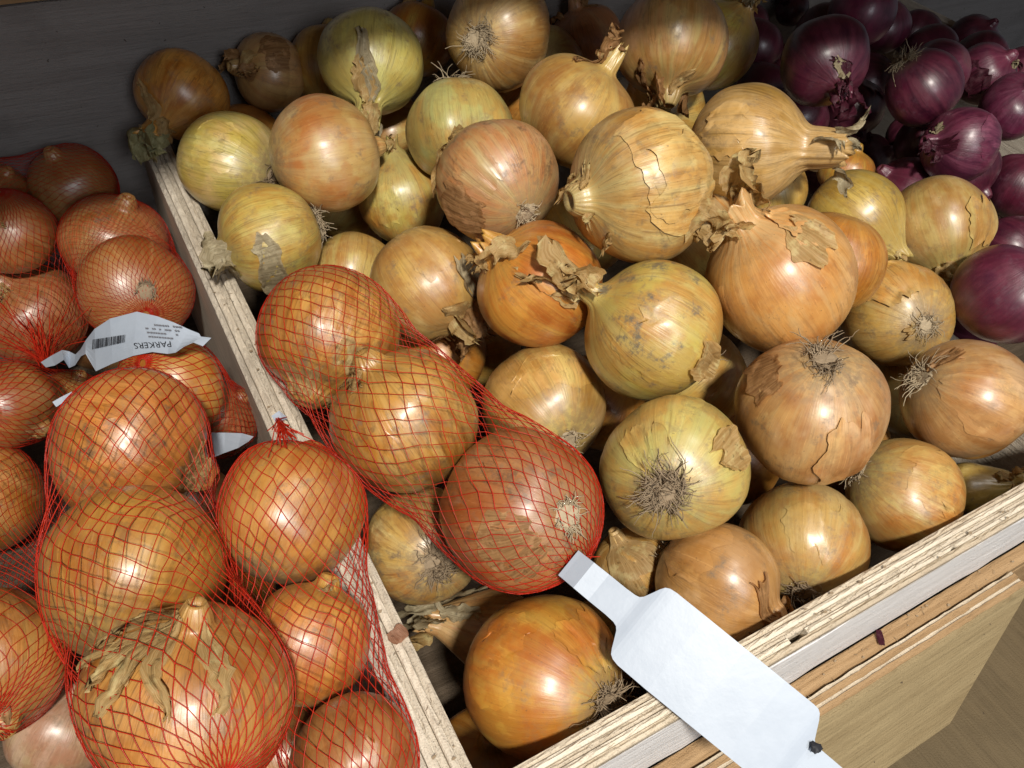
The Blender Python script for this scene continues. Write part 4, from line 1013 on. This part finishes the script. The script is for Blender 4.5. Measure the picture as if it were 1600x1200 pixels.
def poly_tag(name, top, bottom, parent, thick=.00022, nx=4):
    """a sheet between two matching edge lines, with a real thickness"""
    top = np.array(top); bottom = np.array(bottom); n = len(top)
    w = np.linspace(0, 1, nx)[None, :, None]
    G = top[:, None] * (1 - w) + bottom[:, None] * w
    V = G.reshape(-1, 3); F = grid_faces(n, nx)
    o = mesh_obj(name, V - np.array(parent.location), F, TAGM, parent, smooth=False)
    md = o.modifiers.new('thickness', 'SOLIDIFY'); md.thickness = thick; md.offset = 0
    return o

# blank tag of the long net: bottle-shaped card, lying out over the rim
def card():
    u = np.array([.775, .632]); w = np.array([.632, -.775])           # along / across, photo plane
    o0 = np.array([892.0, 876.0])
    # distance along, half width, (centre line stays straight)
    prof = [(-1, 25), (6, 25), (30, 25.5), (60, 26), (95, 26), (112, 27), (119, 29), (124, 34), (131, 48), (136, 59), (141, 67), (148, 71), (160, 73), (220, 74), (300, 74), (380, 74), (436, 74), (446, 73), (452, 69), (458, 60), (466, 44), (472, 32), (478, 27), (490, 26), (545, 25)]
    top = []; bot = []
    for s_, h in prof:
        d = .440 - .00006 * s_ + .010 * math.sin(s_ / 540 * math.pi) * -.6 + {-1: .004, 6: .003, 30: -.0012}.get(s_, 0)
        shift = -5 - 3 * min(1, max(0, (s_ - 110) / 60))
        c = o0 + u * s_ + w * shift
        pt = c + w * h; pb = c - w * h
        top.append(at(pt[0], pt[1], d)); bot.append(at(pb[0], pb[1], d - .004 * (h / 80)))
    # finer steps so that the corners read as rounded cuts
    return poly_tag('paper_tag', top, bot, bag_n, nx=6)
ct = card(); tag(ct, 'blank white bottle-shaped paper tag')
cl = mesh_obj('clip', [], [], INK, bag_n)
def blob(o, c, rx, seed, parent):
    rg = np.random.default_rng(seed); V = []; F = []
    n, m = 8, 10
    for i in range(n + 1):
        a = math.pi * i / n
        for j in range(m):
            b = 2 * math.pi * j / m; r = rx * (1 + .25 * math.sin(3 * b + a * 2))
            V.append(np.array(c) + np.array([r * math.sin(a) * math.cos(b), r * math.sin(a) * math.sin(b), rx * .5 * math.cos(a)]))
    for i in range(n):
        for j in range(m):
            k = (j + 1) % m; F.append((i * m + j, i * m + k, (i + 1) * m + k, (i + 1) * m + j))
    o.data.from_pydata([tuple(v - np.array(parent.location)) for v in V], [], F); o.data.materials.clear(); o.data.materials.append(INK)
blob(cl, at(1275, 1168, .4065), .0030, 3, bag_n)

# printed tag of the net at the left edge
edge_t = [(64, 566), (80, 556), (97, 547), (108, 549), (118, 554), (126, 546), (134, 532), (148, 514), (172, 498), (214, 487), (245, 494), (272, 504), (296, 515), (311, 521), (314, 526), (330, 528)]
edge_b = [(72, 574), (86, 571), (100, 562), (108, 575), (117, 571), (126, 557), (134, 553), (150, 580), (176, 568), (208, 556), (238, 550), (262, 553), (274, 551), (288, 541), (302, 535), (317, 541)]
dep = [.600, .592, .580, .586, .576, .566, .556, .545, .535, .524, .516, .510, .506, .504, .503, .503]
tp = [at(*p, d) for p, d in zip(edge_t, dep)]; bt = [at(*p, d - .006) for p, d in zip(edge_b, dep)]
ptag = poly_tag('paper_tag', tp, bt, bag_d, nx=6); tag(ptag, 'creased white paper tag printed upside down with a barcode')
# print: follows the sheet, a hair above it
TP, BT = np.array(tp), np.array(bt); ETX = np.array([(p[0] + q[0]) / 2 for p, q in zip(edge_t, edge_b)])
def on_tag(px, py, lift=.0009):
    fi = np.interp(px, ETX, np.arange(len(ETX))); ty = np.interp(px, [p[0] for p in edge_t], [p[1] for p in edge_t]); by = np.interp(px, [p[0] for p in edge_b], [p[1] for p in edge_b])
    w = (py - ty) / max(by - ty, 1); d = np.interp(px, ETX, dep) - .006 * w
    return at(px, py, d - lift * 1.6)
def ink_quads(name, quads, parent):
    V = []; F = []
    for q in quads:
        b = len(V); V += [on_tag(*p) - np.array(parent.location) for p in q]; F.append((b, b + 1, b + 2, b + 3))
    return mesh_obj(name, V, F, INK, parent, smooth=False)
rgb_ = np.random.default_rng(5); quads = []
x = 0.0
O = np.array([144., 546.]); ux = np.array([.965, -.215]); uy = np.array([.05, -1.0])
while x < 52:
    w = rgb_.choice([.7, .7, 1.2, 1.9]); g = rgb_.choice([.7, .9, 1.4])
    hgt = 15.5 - x * .07
    a = O + ux * x; quads.append([a, a + ux * w, a + ux * w + uy * hgt, a + uy * hgt]); x += w + g
ink_quads('barcode', quads, bag_d)
# lettering
cu = bpy.data.curves.new('lettering', 'FONT'); cu.body = 'PARKERS'; cu.size = 1.0
tmp = bpy.data.objects.new('lettering_source', cu); COL.objects.link(tmp)
dg = bpy.context.evaluated_depsgraph_get(); tm = bpy.data.meshes.new_from_object(tmp.evaluated_get(dg))
tv = np.array([v.co[:] for v in tm.vertices]); tf = [tuple(p.vertices) for p in tm.polygons]
bpy.data.objects.remove(tmp)
wd = tv[:, 0].max()
O = np.array([267., 533.]); ux = np.array([-58.5, 3.0]) / wd; uy = np.array([3.0, 13.0])
LV = [on_tag(*(O + ux * v[0] + uy * v[1])) - np.array(bag_d.location) for v in tv]
mesh_obj('lettering', LV, tf, INK, bag_d, smooth=False)
GREYINK = plain_mat('grey_ink', (.16, .16, .18), .6)
quads = []
for ln, (x0, y0, wdt) in enumerate([(274, 528, 40), (278, 522, 48), (280, 516, 52), (284, 510, 46)]):
    xx = 0
    while xx < wdt:
        w = rgb_.uniform(2, 5); a = np.array([x0 - xx * .96, y0 - xx * .08])
        if rgb_.random() < .8: quads.append([a, a + np.array([-w, -.3]), a + np.array([-w, 1.9]), a + np.array([0, 2.2])])
        xx += w + 1.0
sm = ink_quads('small_print', quads, bag_d); sm.data.materials.clear(); sm.data.materials.append(GREYINK)

# more white tag ends: one between the two front nets, one tucked behind the big net
def strip(pts_t, pts_b, ds, parent):
    return poly_tag('paper_tag', [at(*p, d) for p, d in zip(pts_t, ds)], [at(*p, d) for p, d in zip(pts_b, ds)], parent)
strip([(330, 676), (352, 676), (378, 677), (396, 682)], [(330, 716), (350, 708), (372, 700), (388, 690)], [.535, .53, .522, .515], bag_b)
strip([(424, 650), (436, 642), (446, 650)], [(432, 662), (442, 657), (448, 655)], [.441, .439, .437], bag_b)
strip([(82, 628), (96, 620), (112, 612)], [(88, 636), (100, 628), (114, 617)], [.47, .47, .475], bag_a)

# ------------------------------------------------------------------ loose scraps and dust
def scrap(name, px, py, d, w, h, mat, label, cat, seed, ang=0.0, n_up=Vector((0, 0, 1))):
    rg = np.random.default_rng(seed); m = 7; V = []; UV = []
    c = Vector(at(px, py, d)); ca, sa = math.cos(ang), math.sin(ang)
    for i in range(m):
        for j in range(m):
            a = (i / (m - 1) - .5) * w * (1 - .5 * abs(j / (m - 1) - .5)) + rg.normal(0, w * .03); b = (j / (m - 1) - .5) * h + rg.normal(0, h * .03)
            V.append((ca * a - sa * b, sa * a + ca * b, .0012 + .25 * min(w, h) * ((i / (m - 1) - .5) ** 2 * 1.6 + .4 * math.sin(j * .9 + seed) * .3) + abs(rg.normal(0, .0002)))); UV.append((i / (m - 1), j / (m - 1)))
    o = mesh_obj(name, V, grid_faces(m, m), mat, uv=UV); o.location = c
    return tag(o, label, cat)
def dz_(px, py, z):          # depth at which the ray through (px,py) meets height z
    a = at(px, py, 1.0) - CAM_LOC; return (z - CAM_LOC[2]) / a[2]
PINKP = paper_mat('pink_dry_skin', (.46, .26, .17), (.30, .14, .08))
scrap('skin_scrap', 622, 994, dz_(622, 994, .0005), .012, .009, PINKP, 'torn pinkish onion skin scrap lying on the divider board', 'skin scrap', 1, .3)
scrap('skin_scrap', 1374, 998, dz_(1374, 998, -.0718), .005, .011, PURP, 'dark purple onion skin scrap on the ledge below the rim', 'skin scrap', 2, -.6)
def litter():
    rg = np.random.default_rng(77); paths = []
    for k in range(70):
        r = rg.random()
        if r < .4: x, y, z = rg.uniform(.056, .076), rg.uniform(.1, .62), .0006
        elif r < .75: x, y, z = rg.uniform(.24, .6), rg.uniform(.087, .103), .0006
        else: x, y, z = rg.uniform(.27, .6), rg.uniform(.066, .082), -.0716
        L = rg.uniform(.001, .0045); a = rg.uniform(0, 6.28); b = rg.normal(0, .4)
        paths.append([np.array([x + math.cos(a + b * q) * L * q, y + math.sin(a + b * q) * L * q, z + .0004 * math.sin(q * 3)]) for q in np.linspace(0, 1, 4)])
    V, F = tubes(paths, .00022, .00012)
    for k in range(90):                                    # tiny flakes of skin
        r = rg.random()
        if r < .4: x, y, z = rg.uniform(.055, .077), rg.uniform(.1, .6), .0008
        elif r < .7: x, y, z = rg.uniform(.25, .62), rg.uniform(.087, .103), .0008
        else: x, y, z = rg.uniform(.27, .62), rg.uniform(.073, .083), -.0714
        w = rg.uniform(.0005, .0018); a = rg.uniform(0, 6.28); b = len(V); tl = rg.normal(0, .3)
        for q in range(5):
            an = a + q * 1.257; rr = w * rg.uniform(.5, 1.3); V.append(np.array([x + rr * math.cos(an), y + rr * .7 * math.sin(an), z + abs(tl * rr * math.sin(an + 1)) ]))
        F.append(tuple(b + q for q in range(5)))
    o = mesh_obj('root_crumbs', V, F, ROOTD); return tag(o, 'fine root crumbs and splinters scattered on the boards', 'crumbs', kind='stuff')
litter()
bpy.context.view_layer.update()
